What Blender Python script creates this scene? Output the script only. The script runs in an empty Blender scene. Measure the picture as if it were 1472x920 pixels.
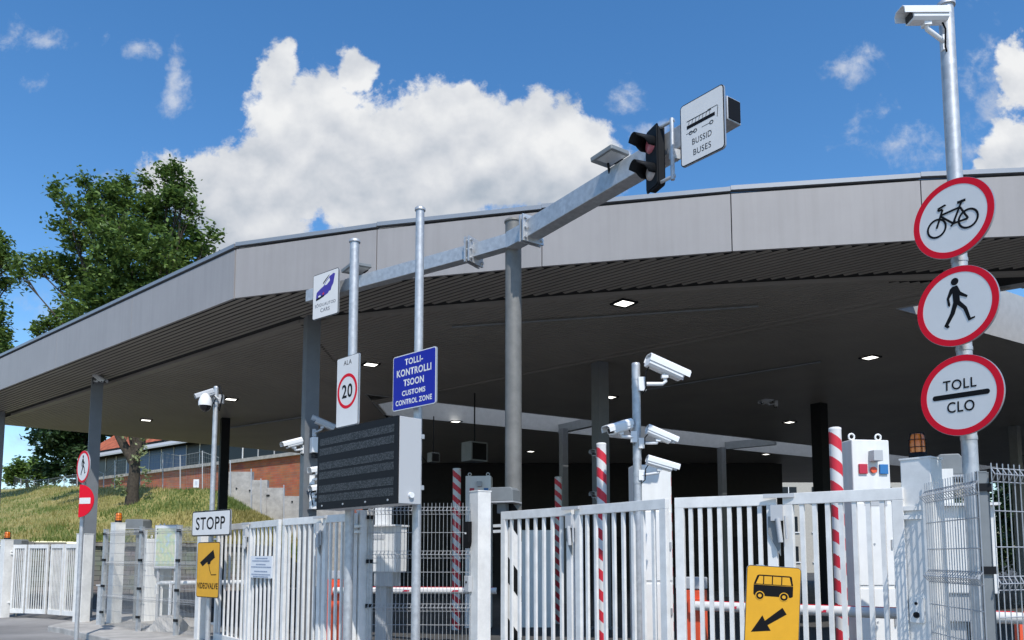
import bpy, math, random
from mathutils import Vector, Matrix, noise
from mathutils.geometry import tessellate_polygon
random.seed(7)
R = math.radians
sc = bpy.context.scene
C = sc.collection

# ------------------------------------------------------------------ camera, sky, sun, exposure
F, CX, CY, TP, EYE = 1105.0, 736.0, 700.0, 0.09, 1.6
PITCH = math.atan(TP)
cd = bpy.data.cameras.new("camera"); cam = bpy.data.objects.new("camera", cd); C.objects.link(cam)
cam.location = (0, 0, EYE); cam.rotation_euler = (R(90) + PITCH, 0, 0)
cd.sensor_width = 36; cd.lens = 36 * F / 1472; cd.shift_y = (CY - 460) / 1472
cd.clip_start = 0.05; cd.clip_end = 3000
sc.camera = cam
SUN_EL = 52.0
SUN_H = Vector((0.26, -0.966))          # horizontal direction towards the sun
sl = bpy.data.lights.new("sun", 'SUN'); so = bpy.data.objects.new("sun", sl); C.objects.link(so)
sl.energy = 4.2; sl.angle = R(0.53); sl.color = (1, .96, .9)
sdir = Vector((SUN_H.x * math.cos(R(SUN_EL)), SUN_H.y * math.cos(R(SUN_EL)), math.sin(R(SUN_EL)))).normalized()
so.rotation_euler = sdir.to_track_quat('Z', 'Y').to_euler(); so.location = (20, -30, 40)
sc.view_settings.view_transform = 'Standard'; sc.view_settings.look = 'None'
sc.view_settings.exposure = 0.0; sc.view_settings.gamma = 1.0; sc.view_settings.use_curve_mapping = False

world = bpy.data.worlds.new("World"); sc.world = world; world.use_nodes = True
wt = world.node_tree; wt.nodes.clear()
def wn(t, **k):
    n = wt.nodes.new(t)
    for a, v in k.items(): setattr(n, a, v)
    return n
def wmath(op, a, b=None, c=None, clamp=False):
    n = wn('ShaderNodeMath', operation=op, use_clamp=clamp)
    for i, v in enumerate((a, b, c)):
        if v is None: continue
        if isinstance(v, (int, float)): n.inputs[i].default_value = v
        else: wt.links.new(v, n.inputs[i])
    return n.outputs[0]
sky = wn('ShaderNodeTexSky', sky_type='NISHITA', sun_disc=False)
sky.sun_elevation = R(SUN_EL); sky.sun_rotation = math.atan2(SUN_H.x, SUN_H.y)
sky.altitude = 100; sky.air_density = 1.0; sky.dust_density = .3; sky.ozone_density = 2.2
hs = wn('ShaderNodeHueSaturation'); hs.inputs['Saturation'].default_value = 1.27; hs.inputs['Value'].default_value = 1.28
wt.links.new(sky.outputs[0], hs.inputs['Color'])
bg = wn('ShaderNodeBackground'); bg.inputs['Strength'].default_value = 0.15
wt.links.new(hs.outputs[0], bg.inputs['Color'])
# cumulus clouds fixed to directions of the world (tangent plane round north)
tc = wn('ShaderNodeTexCoord'); sx = wn('ShaderNodeSeparateXYZ'); wt.links.new(tc.outputs['Generated'], sx.inputs[0])
yc = wmath('MAXIMUM', sx.outputs[1], 0.05)
ua = wmath('DIVIDE', sx.outputs[0], yc); ub = wmath('DIVIDE', sx.outputs[2], yc)
cv = wn('ShaderNodeCombineXYZ'); wt.links.new(ua, cv.inputs[0]); wt.links.new(ub, cv.inputs[1])
wz = wn('ShaderNodeTexNoise'); wz.inputs['Scale'].default_value = 14; wz.inputs['Detail'].default_value = 4; wt.links.new(cv.outputs[0], wz.inputs['Vector'])
ws = wn('ShaderNodeSeparateColor'); wt.links.new(wz.outputs['Color'], ws.inputs[0])
ua = wmath('ADD', ua, wmath('MULTIPLY', wmath('SUBTRACT', ws.outputs[0], .5), .07)); ub0 = ub
ub = wmath('ADD', ub, wmath('MULTIPLY', wmath('SUBTRACT', ws.outputs[1], .5), .07))
def wnoise(scale, detail, rough, off=0, dist=0):
    mp = wn('ShaderNodeVectorMath', operation='ADD'); wt.links.new(cv.outputs[0], mp.inputs[0]); mp.inputs[1].default_value = (off, off * .7, off * .3)
    n = wn('ShaderNodeTexNoise'); n.inputs['Scale'].default_value = scale; n.inputs['Detail'].default_value = detail
    n.inputs['Roughness'].default_value = rough; n.inputs['Distortion'].default_value = dist
    wt.links.new(mp.outputs[0], n.inputs['Vector']); return n.outputs['Fac']
n1 = wnoise(9, 8, .62, 3.1, .3); n2 = wnoise(26, 7, .65, 8.4, .2)
def ell(px, py, rx, ry):
    a0, b0 = (px - 736) / F, (800 - py) / F * 1.0
    u = wmath('MULTIPLY', wmath('SUBTRACT', ua, a0), F / rx); v = wmath('MULTIPLY', wmath('SUBTRACT', ub, b0), F / ry)
    d = wmath('SQRT', wmath('ADD', wmath('MULTIPLY', u, u), wmath('MULTIPLY', v, v)))
    return wmath('SUBTRACT', 1.0, d)
def union(lst):
    m = None
    for e in lst:
        x = ell(*e); m = x if m is None else wmath('SMOOTH_MAX', m, x, .12)
    return m
big = union([(640, 190, 140, 110), (780, 195, 130, 95), (520, 200, 140, 120), (400, 245, 160, 80), (560, 265, 260, 75),
             (440, 125, 115, 75), (378, 72, 42, 55), (495, 68, 42, 52), (270, 235, 110, 55), (330, 285, 110, 60), (840, 230, 90, 70), (370, 320, 90, 60), (330, 350, 70, 40), (690, 240, 220, 70), (1490, 195, 58, 66), (1500, 60, 44, 60), (1445, 230, 30, 28)])
wisp = union([(30, 15, 90, 40), (165, 42, 36, 24), (225, 90, 22, 70), (1250, 55, 60, 28), (1320, 178, 95, 46), (1290, 130, 40, 25), (1430, 200, 50, 70),
              (1465, 80, 50, 120), (940, 165, 50, 30), (912, 110, 26, 30), (140, 245, 55, 30), (50, 440, 90, 50), (40, 640, 90, 90), (800, 320, 60, 20), (20, 95, 40, 26)])
db = wmath('ADD', big, wmath('ADD', wmath('MULTIPLY', wmath('SUBTRACT', n1, .5), 1.3), wmath('MULTIPLY', wmath('SUBTRACT', n2, .5), .85)))
dw = wmath('ADD', wmath('MULTIPLY', wisp, .7), wmath('ADD', wmath('MULTIPLY', wmath('SUBTRACT', n1, .55), 2.2), wmath('MULTIPLY', wmath('SUBTRACT', n2, .5), 2.4)))
def smooth(x, lo, hi, tmax=1.0):
    n = wn('ShaderNodeMapRange', interpolation_type='SMOOTHSTEP'); n.clamp = True
    n.inputs[1].default_value = lo; n.inputs[2].default_value = hi; n.inputs[4].default_value = tmax
    wt.links.new(x, n.inputs[0]); return n.outputs[0]
mb_ = smooth(db, .06, .32); mw_ = smooth(dw, .0, 1.15, .62)
mask = wmath('MAXIMUM', mb_, mw_)
front = smooth(sx.outputs[1], .05, .25)
mask = wmath('MULTIPLY', mask, front)
def billow(dz):
    mp = wn('ShaderNodeVectorMath', operation='ADD'); wt.links.new(cv.outputs[0], mp.inputs[0]); mp.inputs[1].default_value = (3.1, 2.17 + dz, .93)
    n = wn('ShaderNodeTexNoise'); n.inputs['Scale'].default_value = 8; n.inputs['Detail'].default_value = 5; n.inputs['Roughness'].default_value = .5
    wt.links.new(mp.outputs[0], n.inputs['Vector']); return n.outputs['Fac']
relief = wmath('MULTIPLY', wmath('SUBTRACT', billow(0), billow(.028)), 1.9)
n3 = wnoise(5.5, 6, .6, 5.7, .5)
shade = wmath('ADD', wmath('MULTIPLY', smooth(ub, .41, .62), .42), wmath('ADD', wmath('MULTIPLY', n3, .6), wmath('ADD', relief, .04)))
cr = wn('ShaderNodeValToRGB'); wt.links.new(shade, cr.inputs[0])
e = cr.color_ramp.elements; e[0].position = .2; e[0].color = (.43, .49, .57, 1); e[1].position = .92; e[1].color = (.88, .89, .90, 1)
m_ = cr.color_ramp.elements.new(.55); m_.color = (.66, .69, .74, 1)
bc = wn('ShaderNodeBackground'); wt.links.new(cr.outputs[0], bc.inputs['Color']); bc.inputs['Strength'].default_value = 1.0
mx = wn('ShaderNodeMixShader'); wt.links.new(mask, mx.inputs[0]); wt.links.new(bg.outputs[0], mx.inputs[1]); wt.links.new(bc.outputs[0], mx.inputs[2])
wo = wn('ShaderNodeOutputWorld'); wt.links.new(mx.outputs[0], wo.inputs[0])

# ------------------------------------------------------------------ picture point -> place at a known distance or height
def ray(px, py):
    dx, dy = (px - CX) / F, (CY - py) / F
    c, s = math.cos(PITCH), math.sin(PITCH)
    return Vector((dx, c - dy * s, s + dy * c))
def P(px, py, Y):
    d = ray(px, py); return Vector((0, 0, EYE)) + d * (Y / d.y)
def PZ(px, py, z):
    d = ray(px, py); return Vector((0, 0, EYE)) + d * ((z - EYE) / d.z)
def X(px, Y): return (px - CX) / F * Y * 1.0 / math.cos(PITCH) if False else P(px, 800, Y).x
def wof(px, Y, yaw, wpx):
    x = X(px, Y); return wpx * Y / (F * (math.cos(yaw) - x / Y * math.sin(yaw)))

# ------------------------------------------------------------------ materials
def mat(name, col, rough=.5, metal=0, var=0.0, vscale=6, bump=0, bscale=40, col2=None, spec=.5, emit=None, estr=0, coat=0, trans=0):
    m = bpy.data.materials.new(name); m.use_nodes = True
    nt = m.node_tree; b = nt.nodes['Principled BSDF']
    b.inputs['Base Color'].default_value = (*col, 1); b.inputs['Roughness'].default_value = rough; b.inputs['Metallic'].default_value = metal
    b.inputs['Specular IOR Level'].default_value = spec; b.inputs['Coat Weight'].default_value = coat
    if trans: b.inputs['Transmission Weight'].default_value = trans
    tcn = nt.nodes.new('ShaderNodeTexCoord')
    if var or col2:
        n = nt.nodes.new('ShaderNodeTexNoise'); n.inputs['Scale'].default_value = vscale; n.inputs['Detail'].default_value = 6; n.inputs['Roughness'].default_value = .65
        nt.links.new(tcn.outputs['Object'], n.inputs['Vector'])
        r = nt.nodes.new('ShaderNodeValToRGB'); nt.links.new(n.outputs['Fac'], r.inputs[0])
        c2 = col2 or tuple(max(0, c * (1 - var)) for c in col); c1 = col if col2 else tuple(min(1, c * (1 + var * .5)) for c in col)
        r.color_ramp.elements[0].position = .35; r.color_ramp.elements[1].position = .65
        r.color_ramp.elements[0].color = (*c2, 1); r.color_ramp.elements[1].color = (*c1, 1)
        nt.links.new(r.outputs[0], b.inputs['Base Color'])
    if bump:
        n = nt.nodes.new('ShaderNodeTexNoise'); n.inputs['Scale'].default_value = bscale; n.inputs['Detail'].default_value = 5
        nt.links.new(tcn.outputs['Object'], n.inputs['Vector'])
        bp = nt.nodes.new('ShaderNodeBump'); bp.inputs['Strength'].default_value = bump; bp.inputs['Distance'].default_value = .02
        nt.links.new(n.outputs['Fac'], bp.inputs['Height']); nt.links.new(bp.outputs[0], b.inputs['Normal'])
    if emit: b.inputs['Emission Color'].default_value = (*emit, 1); b.inputs['Emission Strength'].default_value = estr
    return m
M = {}
M['white'] = mat('white_paint', (.76, .75, .72), .45, var=.13, vscale=5)
M['kiosk'] = mat('white_cabinet_paint', (.80, .795, .77), .38, var=.05, vscale=4)
M['camwhite'] = mat('camera_white', (.78, .78, .77), .4)
M['camgrey'] = mat('camera_grey', (.45, .46, .47), .45)
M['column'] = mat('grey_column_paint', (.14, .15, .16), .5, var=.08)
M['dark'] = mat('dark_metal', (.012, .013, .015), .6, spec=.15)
M['black'] = mat('black_film', (.008, .008, .009), .6, spec=.12)
M['hood'] = mat('grey_plastic_hood', (.20, .215, .22), .5, var=.1)
M['fascia'] = mat('grey_fascia_panel', (.325, .305, .295), .5, var=.05, vscale=1.2)
M['cap'] = mat('roof_edge_metal', (.33, .335, .34), .4, metal=.5)
M['soffit'] = mat('dark_soffit_slats', (.31, .28, .24), .5, var=.1, vscale=.6)
M['deck'] = mat('roof_deck_dark', (.012, .012, .012), .8)
M['wellwall'] = mat('light_well_lining', (.40, .40, .39), .6, var=.08)
M['sun_diffuser'] = mat('added_sun_diffuser', (.5, .5, .5), .6)
M['signwhite'] = mat('reflective_white', (.70, .69, .67), .6, spec=.2, var=.03)
M['signback'] = mat('sign_aluminium', (.42, .43, .44), .45, metal=.6)
M['red'] = mat('reflective_red', (.68, .010, .028), .6, spec=.12)
M['stripered'] = mat('stripe_red', (.62, .02, .04), .45)
M['blue'] = mat('sign_blue', (.010, .018, .30), .5, spec=.25)
M['yellow'] = mat('sign_yellow', (.72, .36, .012), .45, var=.06)
M['carblue'] = mat('pictogram_blue', (.05, .03, .28), .5)
M['orange'] = mat('orange_paint', (.80, .10, .035), .45, var=.08)
M['beacon'] = mat('amber_beacon', (.85, .20, .01), .25, coat=.5)
M['lens'] = mat('dark_lens', (.01, .01, .012), .1)
M['redlens'] = mat('red_signal_lens', (.5, .13, .16), .3); M['greylens'] = mat('pale_signal_lens', (.42, .38, .37), .3)
M['concrete'] = mat('concrete', (.42, .40, .37), .85, var=.25, vscale=2.5, bump=.3, bscale=30)
M['conc_pole'] = mat('weathered_zinc_pole', (.20, .195, .18), .6, metal=.25, var=.2, vscale=5)
M['road'] = mat('worn_road', (.27, .26, .25), .9, var=.3, vscale=.5, bump=.4, bscale=60)
M['asphalt'] = mat('asphalt', (.075, .073, .07), .9, var=.3, vscale=.5, bump=.4, bscale=60)
M['bark'] = mat('bark', (.06, .047, .033), .9, var=.5, vscale=9, bump=1, bscale=14)
M['stone'] = mat('stone', (.26, .25, .22), .9, var=.5, vscale=2.5, bump=.8, bscale=8)
M['tile'] = mat('roof_tiles', (.42, .11, .05), .8, var=.4, vscale=2)
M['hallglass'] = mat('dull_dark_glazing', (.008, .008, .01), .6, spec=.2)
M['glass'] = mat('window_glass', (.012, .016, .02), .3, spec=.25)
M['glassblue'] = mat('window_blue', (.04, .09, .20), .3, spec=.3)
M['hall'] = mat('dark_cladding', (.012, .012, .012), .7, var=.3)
M['beige'] = mat('beige_render', (.46, .43, .37), .85, var=.1)
M['lamp'] = mat('lamp_diffuser', (.9, .9, .9), .5, emit=(1, .97, .9), estr=3)
M['floodglass'] = mat('floodlight_glass', (.55, .56, .55), .2)
M['redbtn'] = mat('red_button', (.5, .02, .05), .4); M['bluebtn'] = mat('blue_button', (.03, .17, .42), .4)
M['faded'] = mat('faded_print', (.07, .075, .09), .6)
M['paper'] = mat('paper', (.78, .79, .80), .7); M['ink'] = mat('blue_grey_ink', (.22, .27, .38), .7)

def galv():
    m = mat('galvanised_steel', (.45, .46, .47), .5, metal=.55)
    nt = m.node_tree; b = nt.nodes['Principled BSDF']; t = nt.nodes.new('ShaderNodeTexCoord')
    v = nt.nodes.new('ShaderNodeTexVoronoi'); v.inputs['Scale'].default_value = 22; nt.links.new(t.outputs['Object'], v.inputs['Vector'])
    n = nt.nodes.new('ShaderNodeTexNoise'); n.inputs['Scale'].default_value = 14; n.inputs['Detail'].default_value = 6; nt.links.new(t.outputs['Object'], n.inputs['Vector'])
    a = nt.nodes.new('ShaderNodeMath'); a.operation = 'MULTIPLY_ADD'; nt.links.new(v.outputs['Color'], a.inputs[0]); a.inputs[1].default_value = .35; nt.links.new(n.outputs['Fac'], a.inputs[2])
    r = nt.nodes.new('ShaderNodeValToRGB'); nt.links.new(a.outputs[0], r.inputs[0])
    r.color_ramp.elements[0].position = .4; r.color_ramp.elements[0].color = (.41, .42, .43, 1)
    r.color_ramp.elements[1].position = .95; r.color_ramp.elements[1].color = (.56, .57, .575, 1)
    nt.links.new(r.outputs[0], b.inputs['Base Color']); return m
M['galv'] = galv()
def streaks(m):
    nt = m.node_tree; b = nt.nodes['Principled BSDF']; old = b.inputs['Base Color'].links[0].from_socket
    t = nt.nodes.new('ShaderNodeTexCoord'); mp = nt.nodes.new('ShaderNodeMapping'); mp.inputs['Scale'].default_value = (7, 7, .35); nt.links.new(t.outputs['Object'], mp.inputs[0])
    n = nt.nodes.new('ShaderNodeTexNoise'); n.inputs['Scale'].default_value = 1.6; n.inputs['Detail'].default_value = 6; nt.links.new(mp.outputs[0], n.inputs['Vector'])
    r = nt.nodes.new('ShaderNodeValToRGB'); nt.links.new(n.outputs['Fac'], r.inputs[0]); r.color_ramp.elements[0].position = .3; r.color_ramp.elements[0].color = (.93, .93, .92, 1); r.color_ramp.elements[1].position = .6; r.color_ramp.elements[1].color = (1, 1, 1, 1)
    x = nt.nodes.new('ShaderNodeMix'); x.data_type = 'RGBA'; x.blend_type = 'MULTIPLY'; x.inputs[0].default_value = 1
    nt.links.new(old, x.inputs[6]); nt.links.new(r.outputs[0], x.inputs[7]); nt.links.new(x.outputs[2], b.inputs['Base Color'])
streaks(M['fascia']); streaks(M['kiosk'])
def brickmat(name, c1, c2, mortar, sx_=1.0, bw=.5, rh=.16):
    m = bpy.data.materials.new(name); m.use_nodes = True; nt = m.node_tree; b = nt.nodes['Principled BSDF']; b.inputs['Roughness'].default_value = .9
    t = nt.nodes.new('ShaderNodeTexCoord'); s = nt.nodes.new('ShaderNodeSeparateXYZ'); nt.links.new(t.outputs['Object'], s.inputs[0])
    cb = nt.nodes.new('ShaderNodeCombineXYZ'); nt.links.new(s.outputs[0], cb.inputs[0]); nt.links.new(s.outputs[2], cb.inputs[1])
    br = nt.nodes.new('ShaderNodeTexBrick'); nt.links.new(cb.outputs[0], br.inputs['Vector']); br.inputs['Scale'].default_value = sx_
    br.inputs['Color1'].default_value = (*c1, 1); br.inputs['Color2'].default_value = (*c2, 1); br.inputs['Mortar'].default_value = (*mortar, 1)
    br.inputs['Brick Width'].default_value = bw; br.inputs['Row Height'].default_value = rh; br.inputs['Mortar Size'].default_value = .012
    n = nt.nodes.new('ShaderNodeTexNoise'); n.inputs['Scale'].default_value = 1.3; n.inputs['Detail'].default_value = 5; nt.links.new(t.outputs['Object'], n.inputs['Vector'])
    mxn = nt.nodes.new('ShaderNodeMix'); mxn.data_type = 'RGBA'; mxn.blend_type = 'MULTIPLY'; mxn.inputs[0].default_value = .6
    nt.links.new(br.outputs['Color'], mxn.inputs[6]); nt.links.new(n.outputs['Color'], mxn.inputs[7])
    g = nt.nodes.new('ShaderNodeBrightContrast'); g.inputs['Bright'].default_value = .02
    nt.links.new(mxn.outputs[2], g.inputs[0]); nt.links.new(g.outputs[0], b.inputs['Base Color'])
    return m
M['brick'] = brickmat('red_brick', (.66, .19, .075), (.48, .12, .05), (.34, .22, .15))
M['stonewall'] = brickmat('stone_courses', (.34, .32, .27), (.22, .21, .18), (.04, .04, .04), 1, .55, .2)
def leafmat(name, a, b2, tr=.35):
    m = bpy.data.materials.new(name); m.use_nodes = True; nt = m.node_tree; nt.nodes.clear()
    g = nt.nodes.new('ShaderNodeNewGeometry'); r = nt.nodes.new('ShaderNodeValToRGB'); nt.links.new(g.outputs['Random Per Island'], r.inputs[0])
    r.color_ramp.elements[0].color = (*a, 1); r.color_ramp.elements[1].color = (*b2, 1)
    d = nt.nodes.new('ShaderNodeBsdfPrincipled'); d.inputs['Roughness'].default_value = .55; nt.links.new(r.outputs[0], d.inputs['Base Color'])
    t = nt.nodes.new('ShaderNodeBsdfTranslucent'); nt.links.new(r.outputs[0], t.inputs['Color'])
    x = nt.nodes.new('ShaderNodeMixShader'); x.inputs[0].default_value = tr; nt.links.new(d.outputs[0], x.inputs[1]); nt.links.new(t.outputs[0], x.inputs[2])
    o = nt.nodes.new('ShaderNodeOutputMaterial'); nt.links.new(x.outputs[0], o.inputs[0]); return m
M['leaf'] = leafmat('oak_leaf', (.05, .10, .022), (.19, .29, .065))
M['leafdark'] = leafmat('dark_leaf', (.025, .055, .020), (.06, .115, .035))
M['leafpale'] = leafmat('pale_leaf', (.16, .2, .08), (.3, .34, .16))
M['grassblade'] = leafmat('grass_blade', (.20, .20, .04), (.48, .40, .16), .3)
M['grassgreen'] = leafmat('green_blade', (.08, .14, .02), (.24, .28, .07), .3)
M['grassground'] = mat('grass_ground', (.34, .28, .10), .95, col2=(.17, .18, .04), vscale=.5, bump=.6, bscale=12)
def diffusermat():
    m = M['sun_diffuser']; nt = m.node_tree; b = nt.nodes['Principled BSDF']; t = nt.nodes.new('ShaderNodeBsdfTranslucent'); t.inputs['Color'].default_value = (.75, .75, .73, 1)
    x = nt.nodes.new('ShaderNodeMixShader'); x.inputs[0].default_value = .9; nt.links.new(b.outputs[0], x.inputs[1]); nt.links.new(t.outputs[0], x.inputs[2])
    nt.links.new(x.outputs[0], nt.nodes['Material Output'].inputs[0])
diffusermat()
def ledmat():
    m = mat('led_matrix', (.03, .03, .032), .6); nt = m.node_tree; b = nt.nodes['Principled BSDF']; t = nt.nodes.new('ShaderNodeTexCoord')
    v = nt.nodes.new('ShaderNodeTexVoronoi'); v.inputs['Scale'].default_value = 58; v.inputs['Randomness'].default_value = .9; nt.links.new(t.outputs['Object'], v.inputs['Vector'])
    r = nt.nodes.new('ShaderNodeValToRGB'); nt.links.new(v.outputs['Distance'], r.inputs[0])
    r.color_ramp.elements[0].position = .25; r.color_ramp.elements[0].color = (.075, .078, .08, 1); r.color_ramp.elements[1].position = .55; r.color_ramp.elements[1].color = (.012, .013, .014, 1)
    nt.links.new(r.outputs[0], b.inputs['Base Color']); return m
M['led'] = ledmat()
def mapmat():
    m = mat('map_print', (.62, .66, .5), .6); nt = m.node_tree; b = nt.nodes['Principled BSDF']; t = nt.nodes.new('ShaderNodeTexCoord')
    n = nt.nodes.new('ShaderNodeTexNoise'); n.inputs['Scale'].default_value = 7; n.inputs['Detail'].default_value = 8; nt.links.new(t.outputs['Object'], n.inputs['Vector'])
    r = nt.nodes.new('ShaderNodeValToRGB'); nt.links.new(n.outputs['Fac'], r.inputs[0])
    r.color_ramp.elements[0].position = .35; r.color_ramp.elements[0].color = (.5, .62, .66, 1); r.color_ramp.elements[1].position = .62; r.color_ramp.elements[1].color = (.70, .68, .5, 1)
    q = r.color_ramp.elements.new(.48); q.color = (.55, .64, .38, 1)
    nt.links.new(r.outputs[0], b.inputs['Base Color']); return m
M['map'] = mapmat()

# ------------------------------------------------------------------ mesh helpers
class MB:
    def __init__(s, origin=(0, 0, 0)): s.v = []; s.f = []; s.mi = []; s.o = Vector(origin); s.m = 0; s.sm = []; s.smooth = False
    def add(s, vs, fs):
        b = len(s.v); s.v += [Vector(p) - s.o for p in vs]
        for q in fs: s.f.append([b + i for i in q]); s.mi.append(s.m); s.sm.append(s.smooth)
    def box(s, c, size, yaw=0, mtx=None):
        c = Vector(c); hx, hy, hz = (x / 2 for x in size); Mx = mtx if mtx is not None else Matrix.Rotation(yaw, 3, 'Z')
        vs = [c + Mx @ Vector((x, y, z)) for z in (-hz, hz) for y in (-hy, hy) for x in (-hx, hx)]
        s.add(vs, [(0, 2, 3, 1), (4, 5, 7, 6), (0, 1, 5, 4), (2, 6, 7, 3), (0, 4, 6, 2), (1, 3, 7, 5)])
    def beam(s, a, b, w, h, up=(0, 0, 1)):
        a, b = Vector(a), Vector(b); d = (b - a); L = d.length; d.normalize(); u = Vector(up); r = d.cross(u)
        if r.length < 1e-4: r = d.cross(Vector((0, 1, 0)))
        r.normalize(); u = r.cross(d).normalized(); mt = Matrix((r, d, u)).transposed()
        s.box((a + b) / 2, (w, L, h), mtx=mt)
    def tube(s, pts, r, n=12, cap=True, r1=None, smooth=True):
        pts = [Vector(p) for p in pts]; k = len(pts); rings = []; pr = None
        for i, p in enumerate(pts):
            d = (pts[min(i + 1, k - 1)] - pts[max(i - 1, 0)]).normalized()
            if pr is None:
                q = d.cross(Vector((0, 0, 1)));
                if q.length < .01: q = d.cross(Vector((0, 1, 0)))
            else: q = pr - d * pr.dot(d)
            q.normalize(); pr = q; w = d.cross(q)
            rr = r[i] if isinstance(r, (list, tuple)) else (r if r1 is None else r + (r1 - r) * i / (k - 1))
            rings.append([p + (q * math.cos(2 * math.pi * j / n) + w * math.sin(2 * math.pi * j / n)) * rr for j in range(n)])
        fs = []
        for i in range(k - 1):
            for j in range(n): a = i * n + j; b = i * n + (j + 1) % n; fs.append((a, b, b + n, a + n))
        sv = s.smooth; s.smooth = smooth; s.add([p for g in rings for p in g], fs); s.smooth = False
        if cap:
            s.add(rings[0], [tuple(range(n))[::-1]]); s.add(rings[-1], [tuple(range(n))])
        s.smooth = sv
    def cyl(s, p0, p1, r, n=20, r1=None): s.tube([p0, p1], r, n, True, r1)
    def xz(s, poly, y0, y1):            # polygon in the local XZ plane pushed from y0 (front) to y1
        n = len(poly); vs = [(x, y0, z) for x, z in poly] + [(x, y1, z) for x, z in poly]
        s.add(vs, [tuple(range(n)), tuple(range(2 * n - 1, n - 1, -1))] + [((i + 1) % n, i, n + i, n + (i + 1) % n) for i in range(n)])
    def ringxz(s, po, pi, y0, y1):
        n = len(po); vs = [(x, y0, z) for x, z in po] + [(x, y0, z) for x, z in pi] + [(x, y1, z) for x, z in po] + [(x, y1, z) for x, z in pi]; fs = []
        for i in range(n):
            j = (i + 1) % n; fs += [(i, j, n + j, n + i), (i, 2 * n + i, 2 * n + j, j), (n + i, n + j, 3 * n + j, 3 * n + i)]
        s.add(vs, fs)
    def stroke(s, pts, w, y0, closed=False):    # flat line made of overlapping pieces, each a hair proud of the last
        if closed: pts = list(pts) + [pts[0]]
        L = []; Rr = []; n = len(pts)
        for i, p in enumerate(pts):
            if closed and i in (0, n - 1): a, b = pts[n - 2], pts[1]
            else: a, b = pts[max(i - 1, 0)], pts[min(i + 1, n - 1)]
            d = Vector((b[0] - a[0], b[1] - a[1])).normalized(); q = Vector((-d.y, d.x)) * w / 2
            L.append((p[0] + q.x, p[1] + q.y)); Rr.append((p[0] - q.x, p[1] - q.y))
        vs = [(x, y0, z) for x, z in L] + [(x, y0, z) for x, z in Rr]; k = len(L)
        s.add(vs, [(i, k + i, k + i + 1, i + 1) for i in range(k - 1)])
    def prism(s, poly, z0, z1):
        n = len(poly); vs = [(p[0], p[1], z0) for p in poly] + [(p[0], p[1], z1) for p in poly]
        s.add(vs, [tuple(range(n))[::-1], tuple(range(n, 2 * n))] + [(i, (i + 1) % n, n + (i + 1) % n, n + i) for i in range(n)])
    def lathe(s, c, prof, n=20):
        c = Vector(c); vs = []; fs = []
        for r, z in prof: vs += [c + Vector((r * math.cos(2 * math.pi * j / n), r * math.sin(2 * math.pi * j / n), z)) for j in range(n)]
        for i in range(len(prof) - 1):
            for j in range(n): fs.append((i * n + j, i * n + (j + 1) % n, (i + 1) * n + (j + 1) % n, (i + 1) * n + j))
        sv = s.smooth; s.smooth = True; s.add(vs, fs); s.smooth = sv
        s.add(vs[:n], [tuple(range(n))[::-1]]); s.add(vs[-n:], [tuple(range(n))])
    def build(s, name, mats, parent=None, bevel=0, label=None):
        me = bpy.data.meshes.new(name); me.from_pydata([tuple(p) for p in s.v], [], s.f)
        ms = mats if isinstance(mats, (list, tuple)) else [mats]
        for q in ms: me.materials.append(M[q])
        me.polygons.foreach_set('material_index', s.mi); me.polygons.foreach_set('use_smooth', s.sm); me.update()
        o = bpy.data.objects.new(name, me); C.objects.link(o)
        if parent: o.parent = parent
        else: o.location = s.o
        if bevel:
            bv = o.modifiers.new('bevel', 'BEVEL'); bv.width = bevel; bv.segments = 2; bv.limit_method = 'ANGLE'; bv.angle_limit = R(40)
        if label: o['label'] = label
        return o
def thing(name, label, cat, loc=(0, 0, 0), yaw=0, group=None):
    o = bpy.data.objects.new(name, None); C.objects.link(o); o.location = loc; o.rotation_euler = (0, 0, yaw)
    o['label'] = label; o['category'] = cat; o.empty_display_size = .2
    if group: o['group'] = group
    return o
def tag(o, label, cat, group=None):
    o['label'] = label; o['category'] = cat
    if group: o['group'] = group
    return o
def struct(o): o['kind'] = 'structure'; return o
def stuff(o, label, cat): o['kind'] = 'stuff'; o['label'] = label; o['category'] = cat; return o
def circ(r, n=48, cx=0, cz=0): return [(cx + r * math.cos(2 * math.pi * i / n), cz + r * math.sin(2 * math.pi * i / n)) for i in range(n)]
def rrect(w, h, r, n=6):
    o = []
    for cx, cz, a in ((w / 2 - r, h / 2 - r, 0), (-w / 2 + r, h / 2 - r, 90), (-w / 2 + r, -h / 2 + r, 180), (w / 2 - r, -h / 2 + r, 270)):
        for i in range(n + 1): t = R(a + 90 * i / n); o.append((cx + r * math.cos(t), cz + r * math.sin(t)))
    return o
def lettering(body, w, h, cx, cz, y, parent, m='black', bold=0.0, name='lettering', skew=0):
    cu = bpy.data.curves.new('lettering', 'FONT'); cu.body = body; cu.size = 1; cu.offset = bold; cu.resolution_u = 4; cu.space_character = 1.08
    to = bpy.data.objects.new('lettering', cu); C.objects.link(to)
    dg = bpy.context.evaluated_depsgraph_get(); me = bpy.data.meshes.new_from_object(to.evaluated_get(dg))
    bpy.data.objects.remove(to)
    xs = [v.co.x for v in me.vertices]; ys = [v.co.y for v in me.vertices]
    x0, x1, y0, y1 = min(xs), max(xs), min(ys), max(ys)
    for v in me.vertices:
        u = (v.co.x - x0) / (x1 - x0) - .5; q = (v.co.y - y0) / (y1 - y0) - .5
        v.co = (cx + u * w + skew * q * h, y, cz + q * h)
    me.materials.clear(); me.materials.append(M[m])
    o = bpy.data.objects.new(name, me); C.objects.link(o); o.parent = parent; return o

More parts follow.
